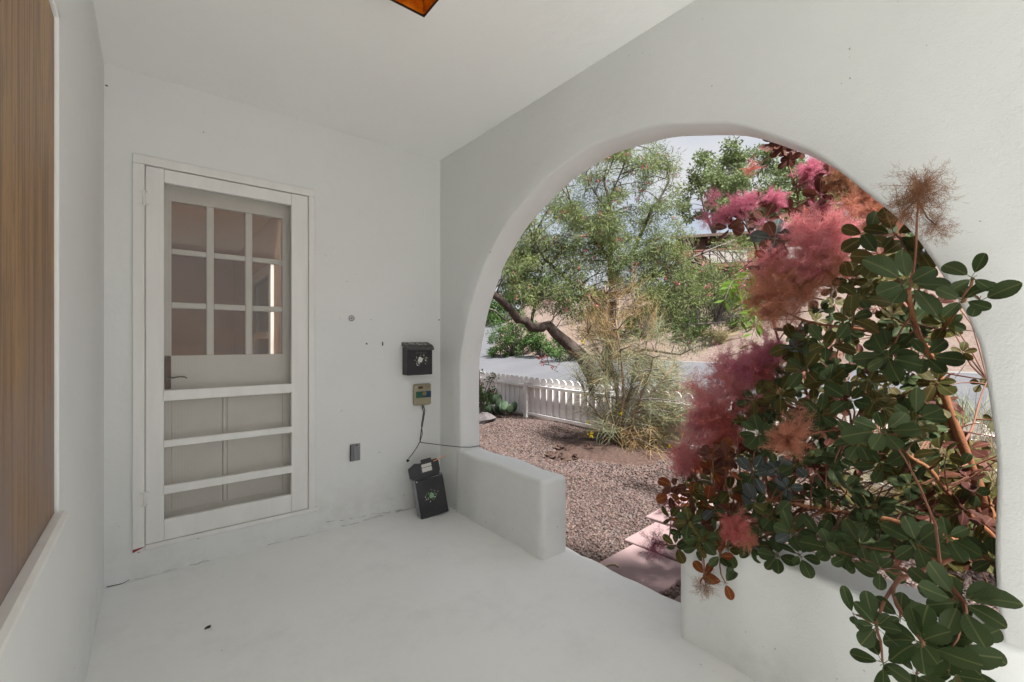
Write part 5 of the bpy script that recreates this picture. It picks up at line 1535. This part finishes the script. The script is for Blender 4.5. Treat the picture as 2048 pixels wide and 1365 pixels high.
for a in [(1815, 568, 1.28, 7, 66, G), (1945, 556, 1.14, 4, 50, G), (1925, 600, 1.16, 4, 50, G), (1960, 600, 1.16, 3, 52, G), (1775, 715, 1.45, 6, 46, G), (1850, 712, 1.42, 6, 46, G),
          (1768, 862, 1.32, 7, 54, G), (1832, 838, 1.34, 6, 48, G), (1718, 885, 1.45, 6, 44, G), (1765, 935, 1.45, 5, 40, G), (1832, 1088, 1.25, 6, 52, G), (1895, 1075, 1.28, 6, 46, G),
          (1722, 1092, 1.40, 6, 46, G), (1662, 1098, 1.45, 6, 44, G), (1585, 1066, 1.55, 6, 42, ('grey', 'grey', G)), (1556, 1112, 1.6, 6, 38, G), (1918, 1205, 1.04, 9, 66, G), (1842, 1285, .98, 9, 70, G), (1752, 1254, 1.02, 7, 52, G),
          (1900, 1300, 1.05, 7, 60, G), (1765, 1325, 1.0, 5, 52, G), (1760, 1138, 1.25, 5, 36, G), (1985, 1120, 1.32, 5, 42, G), (1868, 960, 1.75, 6, 34, 'olive'), (1480, 1130, 1.75, 5, 32, ('green', 'olive')), (1440, 1112, 1.72, 5, 34, ('green', 'rust')),
          (1395, 1098, 1.74, 6, 30, ('green', 'olive')), (1352, 1092, 1.80, 5, 28, ('green', 'olive')), (1395, 1050, 1.85, 5, 30, ('olive', 'maroon', 'green')), (1430, 1020, 1.85, 5, 32, ('grey', 'green', 'rust')), (1512, 1010, 1.75, 6, 36, ('green', 'grey')), (1505, 950, 1.8, 6, 34, (G, 'grey')),
          (1590, 930, 1.7, 5, 34, (G, 'grey')), (1385, 1000, 1.95, 6, 30, ('rust', 'maroon', 'rust')), (1350, 975, 2.0, 5, 28, ('rust', 'maroon')), (1425, 940, 1.95, 6, 30, ('rust', 'maroon', 'olive')), (1460, 985, 1.9, 6, 30, ('rust', 'olive')), (1410, 1150, 1.74, 4, 26, 'rust'), (1450, 1165, 1.72, 3, 34, ('rust', 'green')),
          (1735, 470, 1.6, 5, 48, ('olive', G)), (1790, 470, 1.5, 5, 46, ('olive', G)), (1760, 515, 1.55, 5, 50, ('olive', G)), (1840, 505, 1.42, 4, 46, ('olive', G)), (1700, 560, 1.65, 5, 40, 'olive'), (1700, 640, 1.6, 5, 40, ('olive', G)), (1650, 690, 1.65, 5, 40, ('olive', G)), (1720, 600, 1.6, 5, 38, ('olive', G)),
          (1550, 478, 1.9, 8, 36, ('maroon', 'maroon', 'grey')), (1530, 440, 1.95, 6, 32, 'maroon'), (1485, 440, 2.0, 6, 32, 'maroon'), (1460, 455, 2.0, 5, 30, 'maroon'), (1580, 425, 1.95, 6, 32, ('maroon', 'olive')), (1510, 410, 2.0, 4, 30, 'maroon'), (1540, 520, 1.9, 4, 28, ('maroon', 'rust')),
          (1640, 392, 1.9, 6, 32, 'maroon'), (1655, 345, 1.9, 4, 28, 'maroon'), (1610, 440, 1.9, 5, 30, ('maroon', 'rust')), (1690, 345, 1.9, 5, 34, ('maroon', 'rust')), (1566, 300, 2.02, 9, 30, 'maroon'), (1550, 285, 2.02, 8, 28, 'maroon'), (1580, 322, 2.0, 5, 22, 'maroon'), (1570, 285, 2.02, 6, 28, 'maroon'), (1590, 305, 2.02, 4, 22, 'maroon'),
          (1465, 835, 2.0, 4, 32, ('rust', 'olive')), (1530, 855, 1.9, 5, 34, ('olive', G)), (1560, 790, 1.85, 6, 36, 'olive'), (1510, 800, 1.9, 5, 34, ('olive', G)), (1610, 740, 1.75, 6, 38, ('olive', G)), (1590, 690, 1.8, 4, 40, 'olive'), (1660, 760, 1.7, 6, 38, (G, 'olive')), (1640, 830, 1.65, 6, 38, (G, 'olive')), (1700, 800, 1.6, 6, 38, G),
          (1890, 650, 1.5, 5, 38, (G, 'olive')), (1925, 705, 1.75, 5, 26, 'olive'), (1985, 840, 1.6, 3, 26, 'olive'), (1960, 770, 1.8, 4, 22, 'olive'),
          (1378, 1045, 1.80, 6, 30, ('olive', 'green')), (1402, 1078, 1.76, 6, 32, ('green', 'olive')), (1368, 1072, 1.84, 5, 28, ('green', 'olive')), (1432, 1066, 1.78, 6, 32, ('green', 'rust', 'olive')), (1455, 1098, 1.74, 6, 32, ('green', 'olive')), (1502, 1092, 1.70, 6, 34, ('green', 'grey')), (1532, 1075, 1.70, 6, 36, ('green', 'grey')),
          (1462, 1028, 1.82, 6, 32, ('olive', 'green', 'maroon')), (1412, 1008, 1.88, 6, 30, ('rust', 'olive')), (1342, 1038, 1.92, 5, 26, ('olive', 'rust')), (1340, 990, 2.0, 5, 26, ('rust', 'maroon')), (1600, 1110, 1.52, 6, 38, 'green'), (1640, 1075, 1.5, 6, 40, 'green'), (1690, 1118, 1.42, 6, 40, 'green'), (1545, 1035, 1.7, 6, 36, ('green', 'olive')),
          (1940, 1285, 1.06, 6, 50, 'green'), (1800, 1235, 1.06, 6, 48, 'green'), (1885, 1245, 1.07, 7, 56, 'green'), (1832, 1348, 1.0, 7, 56, 'green'), (1910, 1352, 1.02, 7, 56, 'green'), (1945, 1340, 1.06, 5, 48, ('green', 'olive')), (1870, 1180, 1.10, 6, 46, 'green'), (1712, 1230, 1.04, 3, 48, 'green')]:
    R(*a)
def inpoly(x, y, P_):
    ins = False; j = len(P_) - 1
    for i in range(len(P_)):
        xi, yi = P_[i]; xj, yj = P_[j]
        if (yi > y) != (yj > y) and x < (xj - xi) * (y - yi) / (yj - yi) + xi: ins = not ins
        j = i
    return ins
POLY = [(1340, 1010), (1370, 955), (1430, 900), (1470, 850), (1540, 780), (1580, 730), (1590, 650), (1640, 600), (1700, 550), (1760, 495), (1840, 520), (1890, 600), (1930, 680), (1950, 700), (1930, 800), (1960, 890), (1985, 920), (1985, 1130), (1900, 1140), (1800, 1120), (1700, 1110), (1600, 1100), (1520, 1120), (1440, 1110), (1360, 1080)]
HOLES = [[(1650, 815), (1745, 815), (1745, 855), (1650, 860)], [(1715, 925), (1790, 925), (1790, 1000), (1715, 1000)], [(1815, 885), (1890, 885), (1880, 920), (1820, 920)], [(1880, 670), (1990, 670), (1990, 890), (1905, 880), (1890, 740)], [(1765, 780), (1800, 780), (1800, 812), (1765, 812)]]
cnt = 0
while cnt < 430:
    px, py = random.uniform(1330, 1990), random.uniform(480, 1180)
    if not inpoly(px, py, POLY) or any(inpoly(px, py, h) for h in HOLES): continue
    d = random.uniform(1.62, 2.60) - (px - 1660) / 1400
    c = at(px, py, d)
    if c.z < .60 and 1.65 < c.x < 2.08 and c.y < 1.15: continue
    if c.x < 1.62: continue
    if px < 1500 and py < 1040: kind = random.choice(('rust', 'maroon', 'olive', 'olive'))
    elif d > 1.95 or px > 1860: kind = random.choice(('olive', 'olive', 'green', 'maroon'))
    else: kind = random.choice(('green', 'green', 'olive', 'green', 'grey') if px < 1650 else ('green', 'green', 'green', 'olive'))
    L = random.uniform(.048, .070)
    ax = (CAMP - c).normalized() * .7 + Vector((random.gauss(0, .5), random.gauss(0, .5), .55 + random.gauss(0, .3)))
    rosette(c, ax, random.randint(5, 8), L, kind, pri=0); tips.append((c, L)); cnt += 1

# stems
stems = []
def stem(pix, r0, r1, m='stem_orange', root=True):
    pts = [at(*q) for q in pix]
    if root: pts = [SBASE + Vector((random.uniform(-.06, .06), random.uniform(-.06, .06), 0)), SBASE.lerp(pts[0], .5) + Vector((.02, 0, .02))] + pts
    rad = [r0 + (r1 - r0) * i / (len(pts) - 1) for i in range(len(pts))]
    # resample for smooth curves
    out, ro = [], []
    for i in range(len(pts) - 1):
        p0, p1, p2, p3 = pts[max(i - 1, 0)], pts[i], pts[i + 1], pts[min(i + 2, len(pts) - 1)]
        for k in range(5):
            s_ = k / 5
            q = .5 * ((2 * p1) + (p2 - p0) * s_ + (2 * p0 - 5 * p1 + 4 * p2 - p3) * s_ ** 2 + (3 * p1 - p0 - 3 * p2 + p3) * s_ ** 3)
            out.append(q); ro.append((rad[i] * (1 - s_) + rad[i + 1] * s_) * (1 + .06 * math.sin(i * 5 + k)))
    out.append(pts[-1]); ro.append(rad[-1])
    b = MB(); b.tube(out, ro, 8); part(b, 'stem', MAT[m], sb, True); stems.append((out, ro))
stem([(1998, 1080, 1.55), (1960, 980, 1.56), (1925, 890, 1.57), (1895, 810, 1.58), (1876, 740, 1.6), (1850, 695, 1.58), (1830, 650, 1.5), (1816, 580, 1.34)], .022, .006)
stem([(1995, 1095, 1.62), (1950, 1000, 1.68), (1925, 930, 1.72), (1905, 850, 1.78), (1870, 770, 1.8), (1800, 700, 1.8), (1770, 670, 1.8)], .020, .008, 'stem_dark')
stem([(1999, 1100, 1.50), (1960, 1050, 1.50), (1900, 990, 1.52), (1860, 940, 1.56), (1825, 918, 1.6), (1770, 880, 1.6), (1700, 850, 1.65)], .012, .005)
stem([(1866, 700, 1.6), (1800, 678, 1.62), (1740, 662, 1.66), (1690, 655, 1.7), (1620, 645, 1.78), (1560, 620, 1.85)], .009, .004, root=False)
stem([(1866, 700, 1.6), (1880, 670, 1.55), (1900, 640, 1.42), (1935, 590, 1.2), (1945, 558, 1.15)], .007, .003, root=False)
stem([(1840, 670, 1.55), (1800, 600, 1.7), (1700, 560, 1.8), (1640, 500, 1.9), (1605, 440, 1.95), (1590, 370, 2.0), (1565, 300, 2.03)], .007, .003, 'twig', root=False)
stem([(1995, 1110, 1.6), (1900, 1080, 1.7), (1780, 1040, 1.75), (1650, 1020, 1.8), (1540, 1000, 1.85), (1440, 990, 1.92), (1370, 985, 1.98)], .014, .004)
stem([(1998, 1115, 1.45), (1940, 1110, 1.32), (1880, 1130, 1.2), (1900, 1170, 1.08), (1932, 1208, 1.02)], .010, .004, 'stem_dark')
stem([(1880, 1130, 1.2), (1800, 1160, 1.18), (1790, 1200, 1.08), (1846, 1285, .97)], .006, .003, 'twig', root=False)
stem([(1800, 1155, 1.18), (1770, 1200, 1.1), (1752, 1250, 1.02)], .005, .003, 'twig', root=False)
stem([(1990, 1080, 1.75), (1880, 980, 1.9), (1760, 900, 2.0), (1640, 840, 2.1), (1540, 800, 2.15), (1470, 800, 2.2), (1420, 820, 2.25)], .014, .004, 'stem_dark')
stem([(1640, 840, 2.1), (1600, 760, 2.05), (1560, 690, 2.0), (1540, 600, 2.0), (1540, 500, 1.95), (1545, 470, 1.92)], .008, .003, 'twig', root=False)
stem([(1540, 600, 2.0), (1520, 520, 2.0), (1490, 450, 2.02), (1450, 420, 2.05)], .005, .003, 'twig', root=False)
stem([(1650, 1020, 1.8), (1560, 1060, 1.75), (1480, 1090, 1.74), (1400, 1095, 1.75), (1330, 1090, 1.85)], .006, .003, 'twig', root=False)
stem([(1925, 890, 1.57), (1945, 855, 1.62), (1960, 800, 1.68), (1975, 760, 1.72)], .005, .002, 'twig', root=False)
stem([(1816, 600, 1.36), (1830, 520, 1.3), (1834, 440, 1.22), (1838, 380, 1.15)], .004, .002, 'twig', root=False)
sk = dense_skeleton(stems)
b = MB()
for (c, L) in tips:
    q, r = near_pt(sk, c, False)
    if (q - c).length > .8: continue
    pts = curve_pts(q, c, -.03, 5, wob=.10); b.tube(pts, [min(.0045, r), .0035, .003, .0025, .002], 5, cap=False)
for k in range(70):   # bare side twigs
    q, r = random.choice(sk)
    e = q + Vector((random.gauss(0, .13), random.gauss(0, .13), random.gauss(.03, .12)))
    if e.x < 2.02: continue
    b.tube(curve_pts(q, e, .0, 4, wob=.1), [.003, .0025, .0018, .001], 4, cap=False)
part(b, 'twigs', MAT['twig'], sb, kind='stuff')

# smoke plumes
def plume_mesh(kind, variant, nb=64, nh=80, hw=.0075, hl=.20):
    r_ = np.random.default_rng(variant * 13 + 5)
    VV, FF = [], []
    def add(o, e, w, bend=.0):
        n = len(o); dv = e - o; sd = np.cross(dv, r_.normal(size=(n, 3))); sd /= np.linalg.norm(sd, axis=1, keepdims=True) + 1e-9
        mid_ = (o + e) / 2 + r_.normal(size=(n, 3)) * np.linalg.norm(dv, axis=1, keepdims=True) * bend
        P_ = np.stack([o + sd * w, o - sd * w, mid_ - sd * w * .8, mid_ + sd * w * .8, e], 1)
        k0 = sum(len(v) for v in VV)
        i = (np.arange(n) * 5)[:, None] + k0
        VV.append(P_.reshape(-1, 3)); FF.append(np.concatenate([i + np.array([[0, 1, 2, 3]]), i + np.array([[3, 2, 4, 4]])]))
    k = np.arange(nb); ph = np.arccos(1 - 2 * (k + .5) / nb); th = k * 2.39996 + r_.uniform(-.3, .3, nb)
    dr = np.stack([np.sin(ph) * np.cos(th), np.sin(ph) * np.sin(th), np.cos(ph)], 1); dr += r_.normal(size=dr.shape) * .18
    o = np.stack([r_.normal(size=nb) * .05, r_.normal(size=nb) * .05, r_.uniform(-.6, .35, nb)], 1)
    tipr = r_.uniform(.55, .95, nb)[:, None]; e = o * .3 + dr * tipr
    add(o, e, .010, .10)
    # secondary rays then fine hairs
    bi = np.repeat(np.arange(nb), nh); s_ = r_.uniform(.2, 1.05, len(bi))[:, None]
    oo = o[bi] * (1 - s_) + e[bi] * s_ + r_.normal(size=(len(bi), 3)) * .05
    hd = dr[bi] * .9 + r_.normal(size=(len(bi), 3)) * .75; hd /= np.linalg.norm(hd, axis=1, keepdims=True)
    add(oo, oo + hd * (hl * r_.uniform(.4, 1.3, len(bi)))[:, None], hw * .5, .18)
    V = np.concatenate(VV); F = np.concatenate(FF)
    # degenerate quads -> triangles: split into a tri mesh
    T = np.concatenate([F[:, [0, 1, 2]], F[F[:, 2] != F[:, 3]][:, [0, 2, 3]]])
    return np_mesh('plume', V, T, MAT[kind])
PL = {}
def plume(px, py, d, rpx, kind, dense=1, sz=1.0, tilt=None):
    v = random.randrange(2); key = (kind, dense, v)
    if key not in PL:
        PL[key] = plume_mesh(kind, v + 3 * dense, *((70, 90, .0105, .21) if dense == 1 else ((44, 40, .0085, .26) if dense == 0 else (90, 130, .0105, .18))))
    o = link('plume', PL[key]); c = at(px, py, d); r = rpx / FPX * d * 1.06
    child(o, sb); o.location = c - sb.location + sb.location
    o.matrix_parent_inverse = Matrix.Translation(sb.location).inverted()
    o.rotation_euler = tilt or (random.uniform(-.6, .6), random.uniform(-.6, .6), random.uniform(0, 6)); o.scale = (r, r * random.uniform(.85, 1.1), r * sz)
    PLC.append((c, r))
PLC = []
for a in [(1640, 480, 1.75, 62, 'plume_pink', 2), (1672, 455, 1.8, 50, 'plume_pink', 1), (1625, 520, 1.75, 52, 'plume_pink', 2), (1660, 540, 1.72, 46, 'plume_orange', 1), (1545, 585, 1.8, 60, 'plume_orange', 2), (1560, 555, 1.85, 50, 'plume_pink', 2), (1545, 632, 1.8, 36, 'plume_orange', 0), (1510, 590, 1.85, 38, 'plume_orange', 0), (1610, 580, 1.75, 44, 'plume_orange', 1),
          (1548, 400, 1.95, 25, 'plume_magenta', 2), (1478, 410, 2.0, 30, 'plume_magenta', 1), (1450, 432, 2.02, 26, 'plume_magenta', 1), (1500, 400, 2.0, 22, 'plume_magenta', 1), (1425, 395, 2.05, 24, 'plume_magenta', 0), (1412, 440, 2.05, 22, 'plume_magenta', 0), (1525, 455, 1.95, 20, 'plume_magenta', 1), (1505, 335, 2.3, 20, 'plume_red', 0),
          (1620, 340, 1.95, 27, 'plume_magenta', 2), (1640, 425, 1.9, 30, 'plume_magenta', 1), (1632, 375, 1.95, 22, 'plume_magenta', 1), (1680, 360, 1.82, 34, 'plume_brown', 1), (1715, 385, 1.82, 40, 'plume_brown', 1), (1740, 400, 1.80, 36, 'plume_orange', 1), (1750, 425, 1.78, 40, 'plume_orange', 1), (1705, 410, 1.78, 36, 'plume_orange', 0), (1665, 330, 1.88, 20, 'plume_magenta', 0), (1790, 450, 1.6, 30, 'plume_orange', 0),
          (1838, 385, 1.12, 58, 'plume_brown', 0), (1820, 405, 1.15, 52, 'plume_brown', 0), (1850, 375, 1.12, 44, 'plume_brown', 0), (1872, 450, 1.12, 38, 'plume_brown', 0),
          (1535, 705, 1.95, 42, 'plume_magenta', 2), (1490, 735, 2.0, 46, 'plume_magenta', 1), (1520, 750, 1.98, 44, 'plume_red', 2), (1450, 715, 2.1, 34, 'plume_magenta', 0), (1430, 780, 2.1, 48, 'plume_pink', 0), (1475, 790, 2.0, 46, 'plume_pink', 1), (1405, 800, 2.15, 36, 'plume_pink', 0), (1400, 840, 2.1, 34, 'plume_magenta', 1), (1440, 840, 2.0, 44, 'plume_red', 1), (1500, 830, 1.95, 36, 'plume_brown', 0), (1425, 885, 2.0, 36, 'plume_pink', 1), (1460, 870, 1.95, 34, 'plume_red', 1),
          (1362, 930, 2.05, 26, 'plume_pink', 2), (1390, 925, 2.05, 24, 'plume_red', 1), (1560, 745, 1.9, 34, 'plume_brown', 0), (1578, 875, 1.6, 44, 'plume_orange', 2), (1600, 840, 1.65, 34, 'plume_orange', 0), (1470, 1055, 1.65, 34, 'plume_red', 2), (1490, 1075, 1.66, 26, 'plume_orange', 1), (1305, 1090, 1.95, 34, 'plume_purple', 0), (1318, 1082, 1.95, 26, 'plume_purple', 0), (1330, 1010, 2.1, 28, 'plume_purple', 0), (1350, 1045, 2.1, 22, 'plume_purple', 0), (1412, 1172, 1.68, 28, 'plume_brown', 0),
          (1395, 775, 2.15, 40, 'plume_pink', 0), (1455, 750, 2.08, 44, 'plume_pink', 1), (1385, 870, 2.1, 36, 'plume_pink', 0), (1420, 820, 2.05, 44, 'plume_pink', 1), (1365, 905, 2.08, 30, 'plume_pink', 1), (1540, 520, 1.9, 34, 'plume_pink', 1), (1600, 455, 1.85, 36, 'plume_pink', 1),
          (1575, 630, 1.85, 32, 'plume_orange', 0), (1445, 965, 1.98, 24, 'plume_red', 1)]:
    plume(*a)
b = MB()
for (c, r) in PLC:
    q, r0 = near_pt(sk, c, False)
    if (q - c).length < .9: b.tube(curve_pts(q, c, -.03, 5, wob=.08), [.0028, .0024, .002, .0018, .0015], 4, cap=False)
part(b, 'plume_stalks', MAT['twig'], sb, kind='stuff')

# individual leaves: nearest 300 are parts, the rest one mass
leaves.sort(key=lambda q: q[3])
for (m, kd, v, _) in leaves[:300]:
    o = link('leaf', LEAFS[kd][v][0], None); o.parent = sb; o.matrix_parent_inverse = Matrix.Translation(sb.location).inverted(); o.matrix_basis = m
VV, FF, UU, MI = [], [], [], []; k0 = 0
for (m, kd, v, _) in leaves[300:]:
    me, V, F, U = LEAFS[kd][v]; Mx = np.array(m)
    VV.append(V @ Mx[:3, :3].T + Mx[:3, 3]); FF.append(F + k0); UU.append(U); MI += [KI[kd]] * len(F); k0 += len(V)
o = link('foliage', np_mesh('foliage', np.concatenate(VV), np.concatenate(FF), [LEAFM[k] for k in LEAFM], MI, True, np.concatenate(UU))); child(o, sb); o['kind'] = 'stuff'

# ------------------------------------------------------------------ lime green compound leaves (young tree of heaven) behind the smoke bush
c = at(1640, 700, 3.6); base = Vector((c.x, c.y, GZ))
t = thing('lime_sapling', base, 'slender sapling with hanging lime green compound leaves behind the pink plumes', 'sapling')
b = MB(); topp = at(1690, 300, 3.6); trunk_pts = curve_pts(base, topp, 0, 8, wob=.03); b.tube(trunk_pts, [.022, .02, .018, .016, .013, .01, .007, .004], 7); part(b, 'trunk', MAT['bark_grey'], t, True)
sk3 = dense_skeleton([(trunk_pts, [.02] * 8)])
fr = [((1660, 400, 3.5), (1668, 450, 3.4)), ((1690, 370, 3.5), (1680, 440, 3.4)), ((1700, 420, 3.5), (1720, 470, 3.4)), ((1740, 400, 3.5), (1760, 450, 3.4)), ((1650, 420, 3.6), (1640, 450, 3.5)), ((1515, 545, 3.5), (1480, 580, 3.4)), ((1505, 600, 3.5), (1510, 650, 3.4)), ((1490, 590, 3.6), (1480, 640, 3.5)), ((1530, 560, 3.5), (1500, 620, 3.4)), ((1520, 640, 3.5), (1500, 690, 3.4)), ((1880, 350, 3.5), (1900, 400, 3.4)), ((1620, 700, 3.5), (1600, 740, 3.4)), ((1800, 600, 3.5), (1820, 650, 3.4)), ((1470, 560, 3.6), (1450, 600, 3.5))]
b = MB(); pos, dirs = [], []
for (p, q) in fr:
    p, q = at(*p), at(*q); n_, _r = near_pt(sk3, p, False)
    b.tube(curve_pts(n_, p, .05, 5, wob=.04), .005, 4, cap=False); pts = curve_pts(p, q, .15, 8, wob=.02); b.tube(pts, .003, 4, cap=False)
    dv = (q - p).normalized(); sd = dv.cross(Vector((FX, FY, 0))).normalized()
    for i in range(1, 8):
        for s_ in (-1, 1):
            pos.append(tuple(pts[i])); dirs.append(tuple(sd * s_ * .8 + dv * .55 + Vector((0, 0, -.35))))
part(b, 'branches', MAT['bark_grey'], t)
V, F_ = leaf_cloud(np.array(pos), np.array(dirs), .11, .028); o = link('leaflets', np_mesh('leaflets', V, F_, MAT['lime_leaf'])); child(o, t); o['kind'] = 'stuff'
